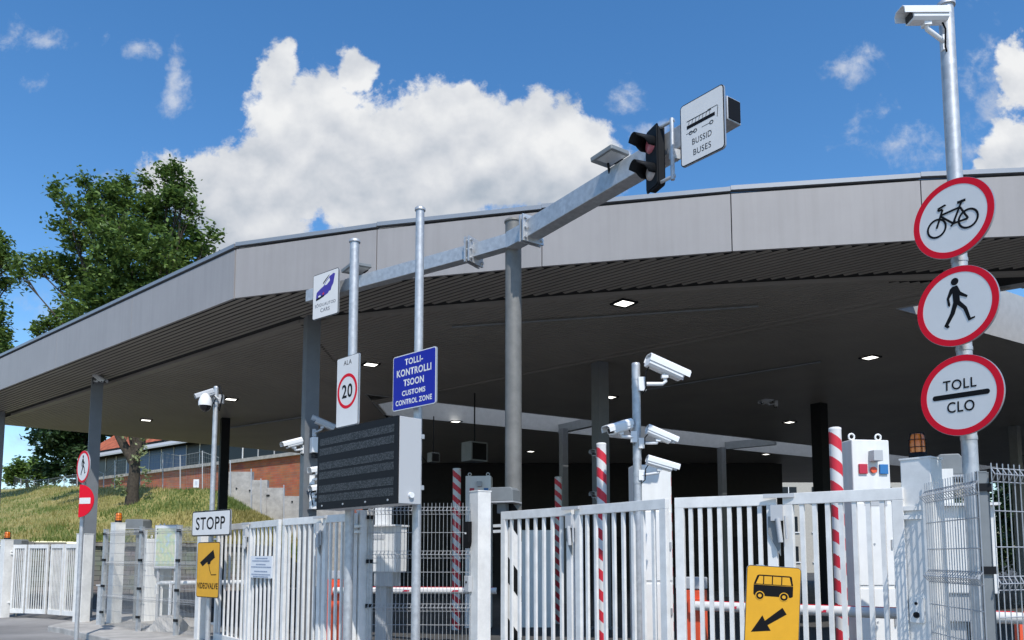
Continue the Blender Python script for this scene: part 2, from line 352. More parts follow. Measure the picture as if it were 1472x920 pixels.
# ------------------------------------------------------------------ the setting: ground, pavement, hill
g = MB(); S = 700
g.add([(-S, -S, 0), (S, -S, 0), (S, S, 0), (-S, S, 0)], [(0, 1, 2, 3)]); struct(g.build('ground', 'asphalt'))
rd_ = MB(); rd_.add([(-60, -60, .004), (60, -60, .004), (60, 5.2, .004), (3.3, 5.6, .004), (-.4, 9.6, .004), (-4.2, 13.4, .004), (-10, 23.5, .004), (-60, 23.5, .004)], [tuple(range(8))]); struct(rd_.build('road', 'road'))
pv = MB(); pv.prism([(-10.6, 19.8), (-9.9, 16.6), (-9.3, 16.1), (-6.6, 13.4), (-5.3, 13.0), (-4.9, 13.6), (-6.2, 15.2), (-8.0, 20.5)], -.05, .12)
struct(pv.build('pavement', 'concrete', bevel=.02))
# hill: ruled between its foot (a stone wall) and its ridge
KF, KR = 1.2, 1.25
rows = [(-60, (-26, 19.5, 2.0), (-75, 100, 10.0)), (0, (-16.8, 24.6, 2.05), (-56, 85, 8.8)), (60, (-15.6, 25.8, 2.1), (-35, 57, 6.7)), (130, (-14.6, 26.7, 2.1), (-23, 42, 5.3)),
        (205, (-13.4, 27.9, 2.1), (-16.8, 35, 4.7)), (310, (-11.5, 29.8, 2.1), (-12.5, 32.6, 4.35)), (350, (-10.7, 30.8, 2.1), (-11.3, 32.6, 3.7)), (405, (-9.6, 31.6, 2.0), (-9.8, 32.6, 2.9)), (450, (-8.6, 32.4, 1.0), (-8.6, 33.2, 1.6))]
rows = [(p, (a[0] * KF, a[1] * KF, 1.6 + (a[2] - 1.6) * KF), (r[0] * KR, r[1] * KR, 1.6 + (r[2] - 1.6) * KR)) for p, a, r in rows]
hb = MB(); NT = 26; cols = []
fine = []
for (p0, a0, r0), (p1, a1, r1) in zip(rows, rows[1:]):
    for k in range(8): t = k / 8; fine.append((Vector(a0).lerp(Vector(a1), t), Vector(r0).lerp(Vector(r1), t)))
fine.append((Vector(rows[-1][1]), Vector(rows[-1][2])))
def hillpt(b, r, t):
    p = b.lerp(r, t); p.z = b.z + (r.z - b.z) * (1 - (1 - t) ** 1.25) + .18 * (noise.noise(p * .35)) * min(1, 4 * t); return p
vs = []
for b, r in fine:
    vs.append((b.x, b.y, 0))
    for k in range(NT): vs.append(hillpt(b, r, k / (NT - 1)))
    d = Vector((-.3, 1, 0)); e = Vector(r) + d * 150; vs.append((e.x, e.y, r.z + 1.5))
W_ = NT + 2; fs = []
for i in range(len(fine) - 1):
    for j in range(1, W_ - 1): fs.append((i * W_ + j, i * W_ + j + 1, (i + 1) * W_ + j + 1, (i + 1) * W_ + j))
hb.smooth = True; hb.add(vs, fs); struct(hb.build('hill', 'grassground'))
gb = MB(); rnd = random.Random(3)
for k in range(34000):
    i = rnd.randrange(len(fine) - 1); t = rnd.random(); b = fine[i][0].lerp(fine[i + 1][0], t); r = fine[i][1].lerp(fine[i + 1][1], t)
    s_ = rnd.random() ** 1.3; p = hillpt(b, r, s_)
    if p.y > 75 or p.x < -60: continue
    h = rnd.uniform(.06, .2) * (1 + max(0, noise.noise(p * .6)) * 1.5); a = rnd.random() * 6.28; w = .025
    lx, ly = rnd.uniform(-.5, .5) * h, rnd.uniform(-.5, .5) * h
    gb.m = 1 if noise.noise(p * .22) + .25 * noise.noise(p * .9) + (.25 if 205 < (p.x / p.y * F + CX) < 330 else -.08) > 0 else 0
    gb.add([p + Vector((math.cos(a) * w, math.sin(a) * w, -.02)), p - Vector((math.cos(a) * w, math.sin(a) * w, .02)), p + Vector((lx, ly, h))], [(0, 1, 2)])
stuff(gb.build('grass', ['grassblade', 'grassgreen']), 'dry yellowish green grass covering the bank behind the left gate', 'grass')

# stone retaining wall along the foot of the hill
feet = [Vector(a) for _, a, _ in rows[:7]]
for p in feet: p.z = 0
sw = thing('stone_wall', 'low dark stone retaining wall at the foot of the grass bank', 'wall', feet[2])
wb = MB(feet[2]); cp = MB(feet[2])
for i in range(len(feet) - 1):
    a, b = feet[i], feet[i + 1]; d = (b - a).normalized(); q = Vector((d.y, -d.x, 0))
    wb.beam(a + Vector((0, 0, 1.0)) + q * .15, b + Vector((0, 0, 1.0)) + q * .15, .3, 2.0)
    L = (b - a).length; x = 0
    while x < L:
        w = rnd.uniform(.5, 1.1); w = min(w, L - x); c = a + d * (x + w / 2) + q * (.16 + rnd.uniform(-.03, .03)) + Vector((0, 0, 2.06 + rnd.uniform(-.02, .05)))
        cp.box(c, (w - .03, .5, rnd.uniform(.09, .17)), yaw=math.atan2(d.y, d.x) + rnd.uniform(-.04, .04)); x += w
wb.build('wall', 'stonewall', sw); cp.build('coping', 'stone', sw, bevel=.02)

# ------------------------------------------------------------------ canopy
ZS, ZT = 6.0, 6.9
front = [PZ(px, py, ZS) for px, py in ((340, 430), (543, 406), (780, 384.5), (1052, 363), (1325, 347), (1600, 336), (1900, 326), (2300, 318))]; front.append(front[-1] + (front[-1] - front[-2]).normalized() * 24)
A = front[0]; Lp = PZ(0, 562, ZS); Bp = A + (Lp - A) * 1.33
Cp = PZ(-40, 606, ZS); Dp = PZ(440, 652, ZS)
backdir = (Dp - Cp).normalized(); E1 = Dp + backdir * 16
xr = front[-1].x
outer = [Bp, A] + front[1:] + [Vector((xr, 46, ZS)), Vector((E1.x, 46, ZS)), E1, Dp, Cp]
outer = [Vector((p.x, p.y)) for p in outer]
def line(a, b, x): return a[1] + (b[1] - a[1]) * (x - a[0]) / (b[0] - a[0])
N1, N2 = PZ(620, 577, ZS), PZ(1117, 634, ZS); F1, F2 = PZ(605, 601, ZS), PZ(1170, 657, ZS)
slot1 = [Vector((x, line(a, b, x))) for x, a, b in ((-4.0, N1, N2), (24, N1, N2), (24, F1, F2), (-4.0, F1, F2))]
ap, g1, g2 = PZ(1288, 443, ZS), PZ(1417, 478, ZS), PZ(1472, 494, ZS)
dl = (g2 - ap).normalized(); up = PZ(1472, 411, ZS)
slot2 = [Vector((ap.x, ap.y)), Vector((up.x, up.y)), Vector((up.x, up.y)) + Vector((dl.x, dl.y)) * 12, Vector((ap.x, ap.y)) + Vector((dl.x, dl.y)) * 13]
canopy = thing('border_canopy', 'wide flat grey canopy with slatted dark underside over the checkpoint lanes', 'canopy', (A.x, A.y, 0))
CO = Vector((A.x, A.y, 0))
dk = MB(CO)
loops = [outer, slot1, slot2]
flat = [p for l in loops for p in l]
import bmesh
bmd = bmesh.new(); ed_ = []; k_ = 0
for l in loops:
    vv = [bmd.verts.new((p.x, p.y, 0)) for p in l]
    for v in vv: v.index = k_; k_ += 1
    ed_ += [bmd.edges.new((vv[i], vv[(i + 1) % len(vv)])) for i in range(len(vv))]
bmesh.ops.triangle_fill(bmd, edges=ed_, use_beauty=True)
tris = [[v.index for v in f.verts] for f in bmd.faces]; bmd.free()
dk.add([(p.x, p.y, ZS + .06) for p in flat], [tuple(t) for t in tris]); dk.add([(p.x, p.y, ZT) for p in flat], [tuple(t) for t in tris])
b0 = 0
for l in loops:
    n = len(l); dk.add([(p.x, p.y, ZS + .06) for p in l] + [(p.x, p.y, ZT) for p in l], [(i, (i + 1) % n, n + (i + 1) % n, n + i) for i in range(n)])
dk.build('roof_deck', 'deck', canopy)
def ccw_normal(a, b): d = (b - a).normalized(); return Vector((d.y, -d.x))
# fascia panels (outside the deck edge) and the metal edge cap
def fascia(a, b, gap=.006, n=1):
    d = (b - a).normalized(); q = ccw_normal(a, b)
    for i in range(n):
        s_ = a.lerp(b, i / n) + d * gap; e_ = a.lerp(b, (i + 1) / n) - d * gap
        m = MB(CO); o_ = q * .03
        m.beam((s_.x + o_.x, s_.y + o_.y, (ZS + 6.86) / 2), (e_.x + o_.x, e_.y + o_.y, (ZS + 6.86) / 2), .05, 6.86 - ZS); m.build('fascia_panel', 'fascia', canopy)
cap = MB(CO)
def capseg(a, b):
    q = ccw_normal(a, b) * .03
    cap.beam((a.x + q.x, a.y + q.y, 6.945), (b.x + q.x, b.y + q.y, 6.93), .10, .065)
segs = [(outer[0], outer[1], 4)] + [(outer[i], outer[i + 1], 1) for i in range(1, 9)]
for a, b, n in segs: fascia(a, b, n=n); capseg(a, b)
capseg(outer[-1], outer[0]); fascia(outer[-1], outer[0]); fascia(outer[-2], outer[-1], n=3); capseg(outer[-2], outer[-1])
cap.build('roof_edge_cap', 'cap', canopy)
# slatted soffit
def scan(poly_loops, d, pitch, w, mb, z0, z1):
    q = Vector((-d.y, d.x)); pr = [p.dot(q) for l in poly_loops for p in l]; o = math.floor(min(pr) / pitch) * pitch + pitch / 2
    while o < max(pr):
        xs = []
        for l in poly_loops:
            for i in range(len(l)):
                a, b = l[i], l[(i + 1) % len(l)]; qa, qb = a.dot(q) - o, b.dot(q) - o
                if (qa > 0) != (qb > 0): t = qa / (qa - qb); xs.append((a.lerp(b, t)).dot(d))
        xs.sort()
        for s0, s1 in zip(xs[::2], xs[1::2]):
            if s1 - s0 > .05:
                c = d * ((s0 + s1) / 2) + q * o; mb.box((c.x, c.y, (z0 + z1) / 2), (s1 - s0, w, z1 - z0), yaw=math.atan2(d.y, d.x))
        o += pitch
def inset(pts, dist):
    out = []
    for i in range(len(pts)):
        a = pts[max(i - 1, 0)]; b = pts[i]; c = pts[min(i + 1, len(pts) - 1)]
        n1_ = ccw_normal(a, b) if i > 0 else ccw_normal(b, c); n2_ = ccw_normal(b, c) if i < len(pts) - 1 else n1_
        n_ = (n1_ + n2_).normalized(); out.append(b - n_ * dist / max(.3, n_.dot(n1_)))
    return out
edge = [Vector((p.x, p.y)) for p in [Bp] + front]
ed0 = inset(edge, .02); in1 = inset(edge, 1.20); in2 = inset(edge, 1.52)
dL = (edge[1] - edge[0]).normalized(); dR = Vector((.962, -.272)).normalized()
sf = MB(CO)
scan([[ed0[0], ed0[1], in1[1], in1[0]]], dL, .112, .068, sf, ZS - .004, ZS + .006)
scan([ed0[1:] + in1[1:][::-1]], dL, .112, .068, sf, ZS - .004, ZS + .006)
mid = Vector((in2[1].x, line((Dp.x, Dp.y), (E1.x, E1.y), in2[1].x) - .05))
D2, C2, E2 = Vector((Dp.x, Dp.y)), Vector((Cp.x, Cp.y)), Vector((E1.x, E1.y))
scan([[in2[1] + Vector((-.03, 0)), in2[0], C2, D2, mid + Vector((-.03, 0))]], dL, .112, .085, sf, ZS - .004, ZS + .006)
sA, sB = PZ(832, 521, ZS), PZ(1311, 427, ZS); sA, sB = Vector((sA.x, sA.y)), Vector((sB.x, sB.y)); ds = (sB - sA).normalized(); qs = Vector((-ds.y, ds.x))
k0 = (in2[1].x + .03 - sA.x) / ds.x; s0_ = sA + ds * k0
k1 = 6.3; s1_ = sB + ds * 0.9
r1 = [in2[1] + Vector((.03, 0))] + in2[2:6] + [s1_ - qs * .13, s0_ - qs * .13]
r1 = [in2[1] + Vector((.03, 0))] + in2[2:6] + [Vector((in2[5].x, s1_.y - .14)), s1_ - qs * .13, s0_ - qs * .13]
r2 = [s0_ + qs * .13, s1_ + qs * .13, Vector((in2[5].x, s1_.y + .14)), Vector((xr - .1, s1_.y)), Vector((xr - .1, 45.9)), Vector((E2.x, 45.9)), E2, mid + Vector((.03, 0))]
scan([r1, slot2], dL, .112, .085, sf, ZS - .004, ZS + .006) if False else scan([r1], dL, .112, .085, sf, ZS - .004, ZS + .006)
scan([r2, slot1, slot2], dL, .112, .085, sf, ZS - .004, ZS + .006)
sf.build('soffit', 'soffit', canopy)
tr_ = MB(CO)
for pa, pb in [(s0_ + qs * .14, s1_ + qs * .14), (s0_ - qs * .14, s1_ - qs * .14)] + [(in2[i], in2[i + 1]) for i in range(0, 6)]:
    tr_.beam((pa.x, pa.y, ZS + .02), (pb.x, pb.y, ZS + .02), .11, .066)
tr_.build('soffit_trim', 'soffit', canopy)
# linings of the two light wells, translucent sheet added over the first to block and soften sun
for sl_, nm in ((slot1, 'light_well_lining'), (slot2, 'light_well_lining')):
    w = MB(CO); n = len(sl_); cx = sum((p for p in sl_), Vector((0, 0))) / n
    for i in range(n):
        a, b = sl_[i], sl_[(i + 1) % n]; q = (cx - (a + b) / 2); nn = Vector((-(b - a).y, (b - a).x)).normalized(); nn = nn if nn.dot(q) > 0 else -nn
        a2, b2 = a + nn * .012, b + nn * .012
        w.beam((a2.x, a2.y, ZS + .49), (b2.x, b2.y, ZS + .49), .02, 1.02)
    w.build(nm, 'wellwall', canopy)
sk = MB(CO); sk.add([(p.x, p.y, ZT + .16) for p in slot1], [(0, 1, 2, 3)]); sk.build('added_diffuser', 'sun_diffuser', canopy)
bm_ = [((805, 617), (882, 600)), ((1034, 642), (1115, 634))]
for a, b in bm_:
    m = MB(CO); p, q = PZ(*a, ZS + .1), PZ(*b, ZS + .1); m.beam(p, q, .2, .3); m.build('cross_beam', 'hood', canopy)
TH = R(31)
def column(px, py, w=.25, Y=None, m='column'):
    p = PZ(px, py, ZS) if Y is None else P(px, 800, Y)
    c = MB(CO); c.box((p.x, p.y, ZS / 2 - .01), (w, w, ZS), yaw=TH); c.box((p.x, p.y, .02), (w * 1.8, w * 1.8, .04), yaw=TH)
    c.build('column', m, canopy); return p
column(0, 592, .28); K2C = column(140, 545, .26); K3C = column(449, 456, .25); column(324, 601, .26, m='dark'); K5C = column(862, 521, .28); column(1177, 580, .33, m='dark')  # the two 'dark' columns have their shade put into the colour
column(810, 616, .22); column(1037, 643, .24); column(1458, 612, .26, m='hood')
# recessed downlights
lights = [((897, 436), 'square downlight near the front edge of the canopy, right of the gantry pole'), ((533, 524), 'square downlight between the twenty sign and the blue sign'),
          ((1251, 514), 'square downlight beside the pedestrian sign on the right pole'), ((332, 574), 'square downlight just right of the dome camera pole'),
          ((210, 604), 'square downlight above the tree trunk on the left'), ((877, 571), 'small downlight above the left camera of the white camera pole'),
          ((1135, 607), 'small downlight left of the right striped pole top'), ((655, 606), 'small downlight under the light well right of the blue sign'),
          ((763, 649), 'small downlight just right of the gantry pole'), ((1101, 653), 'small downlight under the far light well, upper of two'),
          ((1100, 678), 'smallest downlight above the right gate wing, lower of two'), ((1463, 655), 'small downlight at the right picture edge above the mesh fence')]
for (px, py), lb in lights:
    p = PZ(px, py, ZS - .02); t = thing('downlight', lb, 'ceiling lamp', p, R(31), 'downlights recessed in the canopy')
    a = MB(); a.ringxz(rrect(.36, .36, .02), rrect(.27, .27, .02), -.012, .012)
    for v in a.v: v.y, v.z = v.z, v.y
    a.build('frame', 'dark', t)
    b = MB(); b.box((0, 0, .002), (.268, .268, .012)); b.build('diffuser', 'lamp', t)
for pts_, r_ in (([(322, 616), (452, 597)], .035), ([(650, 470), (1090, 440)], .02), ([(930, 560), (1180, 520)], .025)):
    m = MB(CO); m.tube([PZ(x, y, ZS - .05) for x, y in pts_], r_, 8); m.build('conduit', 'hood', canopy)
# dark hall standing under the far part of the canopy
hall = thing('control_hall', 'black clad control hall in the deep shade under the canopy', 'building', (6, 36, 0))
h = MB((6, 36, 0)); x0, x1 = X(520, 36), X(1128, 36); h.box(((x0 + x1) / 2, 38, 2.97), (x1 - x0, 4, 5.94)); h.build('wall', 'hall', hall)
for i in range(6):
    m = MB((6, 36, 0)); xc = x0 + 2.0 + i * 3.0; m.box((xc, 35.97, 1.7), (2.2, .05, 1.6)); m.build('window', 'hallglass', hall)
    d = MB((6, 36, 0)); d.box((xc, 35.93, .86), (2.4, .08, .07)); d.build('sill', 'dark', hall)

# ------------------------------------------------------------------ trees
def tree(name, label, base, trunk_top, trunk_r, blobs, Yd, leaf, leafm, nclump, nleaf, group, spread=.4, dz=2.2, seed=1, limbs=True):
    rd = random.Random(seed); t = thing(name, label, 'tree', base, 0, group); o = Vector(base)
    tb = MB(o); pts = [o + Vector((0, 0, -.4))]; top = Vector(trunk_top); n = 7
    for i in range(1, n + 1):
        q = o.lerp(top, i / n); q += Vector((rd.uniform(-.12, .12), rd.uniform(-.12, .12), 0)); pts.append(q)
    tb.tube(pts, [trunk_r * (1.35 if i == 0 else 1 - .5 * i / n) for i in range(n + 1)], 10)
    cb = MB(o); cen = []
    for px, py, r in blobs:
        c = P(px, py, Yd + rd.uniform(-1, 1) * dz * min(1, r / 40)); cen.append((c, r * Yd / F))
    tot = sum(r ** 2 for _, r in cen)
    for c, r in cen:
        if limbs and r > .3:
            s_ = pts[rd.randint(3, n)]; m1 = s_.lerp(c, .5) + Vector((rd.uniform(-.3, .3), rd.uniform(-.3, .3), rd.uniform(-.1, .4)))
            tb.tube([s_, m1, c], [trunk_r * .38, trunk_r * .2, trunk_r * .06], 6)
            for _ in range(4):
                e_ = c + Vector((rd.gauss(0, 1), rd.gauss(0, 1), rd.gauss(.2, .8))).normalized() * r * .8
                tb.tube([m1.lerp(c, .7), (m1.lerp(c, .7) + e_) / 2 + Vector((0, 0, .1)), e_], [trunk_r * .1, trunk_r * .07, trunk_r * .02], 4)
        k = max(3, int(nclump * r ** 2 / tot))
        for _ in range(k):
            d = Vector((rd.gauss(0, 1), rd.gauss(0, 1), rd.gauss(0, 1))).normalized() * r * rd.random() ** .45; cc = c + d; cr_ = rd.uniform(.6, 1.25) * spread
            for _ in range(nleaf):
                p = cc + Vector((rd.gauss(0, .5), rd.gauss(0, .5), rd.gauss(0, .42))) * cr_
                a = Vector((rd.gauss(0, 1), rd.gauss(0, 1), rd.gauss(0, .5))).normalized(); b = a.cross(Vector((rd.gauss(0, .6), rd.gauss(0, .6), 1))).normalized()
                s1 = leaf * rd.uniform(.6, 1.3); s2 = s1 * .55
                cb.add([p - a * s1, p + b * s2 - a * s1 * .1, p + a * s1, p - b * s2], [(0, 1, 2, 3)])
    tb.build('trunk', 'bark', t); cb.build('crown', leafm, t); return t
oakblobs = [(190, 370, 60), (150, 330, 42), (230, 345, 48), (112, 395, 38), (250, 410, 50), (150, 430, 48), (200, 440, 45), (270, 350, 32), (285, 385, 25), (75, 385, 20), (45, 378, 14),
            (125, 300, 26), (170, 290, 26), (215, 300, 26), (255, 290, 26), (90, 285, 10), (80, 270, 7), (120, 262, 9), (178, 258, 12), (175, 275, 14), (242, 258, 11), (236, 248, 7), (262, 262, 14), (254, 243, 5), (205, 262, 8), (205, 285, 12),
            (270, 300, 14), (303, 337, 7), (295, 360, 12), (140, 275, 10), (32, 398, 9), (28, 380, 6), (100, 455, 20), (70, 472, 13), (50, 480, 11), (110, 480, 30), (160, 480, 35), (85, 320, 8), (100, 340, 20)]
tree('oak_tree', 'tall oak with broad dark green crown rising behind the canopy', (X(188, 40), 40, 4.0), P(205, 560, 40), .33, oakblobs, 40, .135, 'leaf', 640, 64, 'trees behind the checkpoint', .5, 3.0, 4)
# side shoots low on the oak's trunk sit in its own crown part
tree('leafy_tree', 'green tree whose crown is cut by the left picture edge', (X(-80, 58), 58, 6.2), P(-70, 520, 58), .4,
     [(-36, 400, 46), (-16, 450, 32), (-6, 500, 30), (-40, 480, 50), (5, 370, 20), (-5, 345, 16), (12, 490, 12), (-60, 360, 50), (10, 410, 8), (-20, 540, 40)], 58, .2, 'leaf', 260, 60, 'trees behind the checkpoint', .7, 3, 5)
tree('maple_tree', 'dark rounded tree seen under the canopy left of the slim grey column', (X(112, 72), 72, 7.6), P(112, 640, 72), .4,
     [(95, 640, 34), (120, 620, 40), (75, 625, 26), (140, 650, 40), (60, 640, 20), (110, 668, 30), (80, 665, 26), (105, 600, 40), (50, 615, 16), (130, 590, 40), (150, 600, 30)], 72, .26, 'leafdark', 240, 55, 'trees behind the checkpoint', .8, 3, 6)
tree('shrub', 'light green bush left of the dark tree beyond the bank fence', (X(35, 92), 92, 10), P(35, 680, 92), .2,
     [(30, 678, 18), (48, 672, 17), (18, 686, 14), (62, 684, 16)], 92, .27, 'leaf', 60, 55, 'trees behind the checkpoint', .8, 2, 7)
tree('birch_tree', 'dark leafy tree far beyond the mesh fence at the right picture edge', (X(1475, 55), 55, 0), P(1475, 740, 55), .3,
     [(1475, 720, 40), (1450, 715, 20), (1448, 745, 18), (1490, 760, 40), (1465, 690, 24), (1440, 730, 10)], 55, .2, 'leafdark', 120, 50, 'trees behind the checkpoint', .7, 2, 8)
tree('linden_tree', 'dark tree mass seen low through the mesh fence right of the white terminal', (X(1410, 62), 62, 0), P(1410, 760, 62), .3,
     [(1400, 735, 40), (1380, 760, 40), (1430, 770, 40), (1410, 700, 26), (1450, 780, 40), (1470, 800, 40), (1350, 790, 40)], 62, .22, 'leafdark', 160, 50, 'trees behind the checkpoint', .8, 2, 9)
# sucker shoots on the oak trunk
oak = bpy.data.objects['oak_tree']; rd = random.Random(2)
for px, py in ((170, 690), (205, 648), (178, 705), (195, 658), (182, 625), (212, 690), (205, 630), (168, 698), (208, 678)):
    c = P(px, py, 39.5); sb = MB(oak.location)
    for _ in range(26):
        p = c + Vector((rd.gauss(0, .12), rd.gauss(0, .12), rd.gauss(0, .12))); a = Vector((rd.gauss(0, 1), rd.gauss(0, 1), rd.gauss(0, 1))).normalized(); b = a.orthogonal().normalized()
        sb.add([p - a * .1, p + b * .06, p + a * .1, p - b * .06], [(0, 1, 2, 3)])
    sb.build('trunk_shoot', 'leafpale', oak)
lb_ = MB(oak.location); lb_.tube([P(192, 665, 40), P(178, 640, 40), P(165, 615, 40), P(150, 585, 40)], [.26, .24, .2, .15], 8); lb_.build('low_limb', 'bark', oak)

# ------------------------------------------------------------------ brick building on the hill
def bpt(px, Y, z): p = P(px, 800, Y); p.z = z; return p
B0, B1 = Vector((X(120, 65), 65, 0)), Vector((X(470, 46.2), 46.2, 0))
bd = (B1 - B0); bl = bd.length; bd.normalize(); bq = Vector((bd.y, -bd.x, 0)); byaw = math.atan2(bd.y, bd.x)
bh = thing('brick_building', 'red brick building with long window band above the grass bank', 'building', B0, byaw)
zs = 8.14                                                        # sill height
m = MB(); m.box((bl / 2, 4, (zs - .2) / 2), (bl, 8, zs - .2)); m.build('wall', 'brick', bh)
m = MB(); m.box((bl / 2, 3.9, zs + 1.0), (bl, 8, 2.4)); m.build('window_band_back', 'dark', bh)
m = MB(); m.box((bl / 2, -.06, zs - .12), (bl, .35, .22)); m.build('sill_band', 'concrete', bh)
for i in range(18):
    x = bl * (i + .5) / 18
    m = MB(); m.box((x, -.13, zs + .75), (bl / 18 - .10, .03, 1.5)); w = m.build('window', 'glassblue' if 3 < i < 9 else 'glass', bh)
    m = MB(); m.box((x + bl / 36, -.14, zs + .75), (.08, .08, 1.5)); m.build('mullion', 'camgrey' if i % 3 else 'camwhite', w)
# porch roof: pale slatted strip, then tiled roof above on the left half
m = MB(); m.add([(0, -.9, zs + 1.62), (bl * .62, -.9, zs + 1.62), (bl * .62, .2, zs + 2.2), (0, .2, zs + 2.2), (0, -.9, zs + 1.5), (bl * .62, -.9, zs + 1.5), (bl * .62, .2, zs + 2.08), (0, .2, zs + 2.08)],
                [(0, 1, 2, 3), (7, 6, 5, 4), (0, 4, 5, 1), (1, 5, 6, 2), (2, 6, 7, 3), (3, 7, 4, 0)]); m.build('eaves_strip', 'camgrey', bh)
m = MB(); m.add([(-1, .0, zs + 2.25), (bl, 0, zs + 2.25), (bl, 5, zs + 6), (-1, 5, zs + 6), (-1, 10, zs + 2.25), (bl, 10, zs + 2.25)], [(0, 1, 2, 3), (3, 2, 5, 4), (0, 3, 4), (1, 5, 2), (0, 4, 5, 1)]); m.build('roof', 'tile', bh)

# stepped concrete wall
st = thing('stepped_wall', 'pale concrete retaining wall stepping down in front of the red brick', 'wall', (X(385, 42), 42, 0))
so_ = st.location.copy(); m = MB(so_)
stp = [(325, 362, 678), (362, 384, 690), (384, 407, 701), (407, 445, 713), (445, 500, 726)]
for a, b, y in stp:
    p, q = P(a, y, 42), P(b, y, 42); m.box(((p.x + q.x) / 2, 42.2, p.z / 2), (q.x - p.x, .35, p.z))
m.build('wall', 'concrete', st)
for px, py in ((340, 702), (359, 705), (384, 712), (386.5, 712), (420, 721)):
    q = MB(so_); c = P(px, py, 42); q.cyl(c + Vector((0, .02, 0)), c + Vector((0, -.03, 0)), .045, 10); q.build('drain_hole', 'dark', st)
# fence along the ridge
rf = thing('bank_fence', 'long grey wire fence along the top of the grass bank', 'fence', (-23, 42, 5.2)); fo = Vector((-23, 42, 5.2))
ridge = [(-5, 85, 705, 680), (10, 80, 705, 678), (17, 74, 703, 683), (30, 68, 703, 688), (49, 62, 702, 690), (70, 55, 705, 688), (92, 50, 703, 684), (111, 46, 703, 681), (130, 42, 703, 670), (149, 40, 704, 680), (165, 37.5, 706, 662), (201, 36, 706, 655), (234, 35, 709, 650), (259, 34, 710, 654), (291, 33.5, 716, 648), (331, 33.3, 722, 662)]
msh = MB(fo); tops = []
ridge = [(a, b * 1.25, c, d) for a, b, c, d in ridge]
for px, Y, yb, yt in ridge:
    a, b = P(px, yb + 3, Y), P(px, yt, Y); tops.append((a, b)); p = MB(fo); p.cyl(a, b, .035 if Y > 50 else .03, 8); p.build('post', 'camgrey', rf)
for (a, b), (c, d) in zip(tops, tops[1:]):
    msh.cyl(b - Vector((0, 0, .06)), d - Vector((0, 0, .06)), .02, 5)
    for k in range(1, 9): msh.cyl(a.lerp(b, k / 9), c.lerp(d, k / 9), .005, 4)
    for k in range(1, 14): u = k / 14; msh.cyl(a.lerp(c, u), b.lerp(d, u), .005, 4)
msh.build('wire_mesh', 'hood', rf)
for px, Y, yb, yt in ((361, 41, 735, 674), (375, 40.8, 748, 688), (408, 40.5, 755, 697)):
    p = MB(); a, b = P(px, yb, Y), P(px, yt, Y); p.o = a; p.cyl(a, b, .03, 8); o = p.build('fence_post', 'camgrey')
    tag(o, {361: 'thin grey fence post at the first step of the concrete wall', 375: 'thin grey fence post at the second step of the concrete wall', 408: 'thin grey fence post at the lowest step of the concrete wall'}[px], 'fence post')
nb = thing('notice_board', 'small white notice hung on the bank fence before the brick wall', 'sign', P(282, 695, 41.5))
m = MB(); m.box((0, 0, 0), (.3, .02, .45)); m.build('plate', 'paper', nb)
for k in range(5): m = MB(); m.box((0, -.012, .11 - k * .05), (.15, .004, .015)); m.build('text_line', 'ink', nb)
# distant building seen through the lane
fb = thing('apartment_building', 'far beige building seen through the lane beside the right striped pole', 'building', (X(1185, 75), 75, 0))
fo = fb.location.copy(); m = MB(fo); m.box((X(1185, 75) + 2, 80, 6), (26, 10, 12)); m.build('wall', 'beige', fb)
for r_ in range(4):
    for k in range(8):
        m = MB(fo); m.box((X(1185, 75) - 9.5 + k * 3.1, 74.98, 1.8 + r_ * 2.9), (1.6, .08, 1.5)); w = m.build('window', 'glass', fb)
        f_ = MB(fo); f_.box((X(1185, 75) - 9.5 + k * 3.1, 74.93, 1.8 + r_ * 2.9), (.08, .05, 1.5)); f_.box((X(1185, 75) - 9.5 + k * 3.1, 74.93, 1.0 + r_ * 2.9), (1.9, .12, .1)); f_.build('frame', 'camwhite', w)

# ------------------------------------------------------------------ white gates, posts
YG = R(-53)
def leaf(parent, o, a, b, nb, ztop=2.15, zbot=.12, th=.05, bw=None):
    a, b = Vector((a[0], a[1], 0)), Vector((b[0], b[1], 0)); d = (b - a).normalized(); L = (b - a).length; yaw = math.atan2(d.y, d.x)
    fr = MB(o); sw_ = .085 if ztop > 2 else .055
    fr.box(a + d * (L / 2) + Vector((0, 0, ztop - .05)), (L, th, .10), yaw); fr.box(a + d * (L / 2) + Vector((0, 0, zbot + .06)), (L, th, .12), yaw)
    for e_ in (sw_ / 2, L - sw_ / 2): fr.box(a + d * e_ + Vector((0, 0, (ztop + zbot + .02) / 2)), (sw_, th, ztop - zbot - .22), yaw)
    f_ = fr.build('gate_leaf', 'white', parent, bevel=.004)
    br = MB(o)
    for k in range(nb):
        x = sw_ + (L - 2 * sw_) * (k + .7) / (nb + .4); br.box(a + d * x + Vector((0, 0, (ztop + zbot) / 2)), (.036 if ztop > 2 else .02, .03 if ztop > 2 else .018, ztop - zbot - .2), yaw)
    br.build('bars', 'white', f_)
    return f_, d, yaw
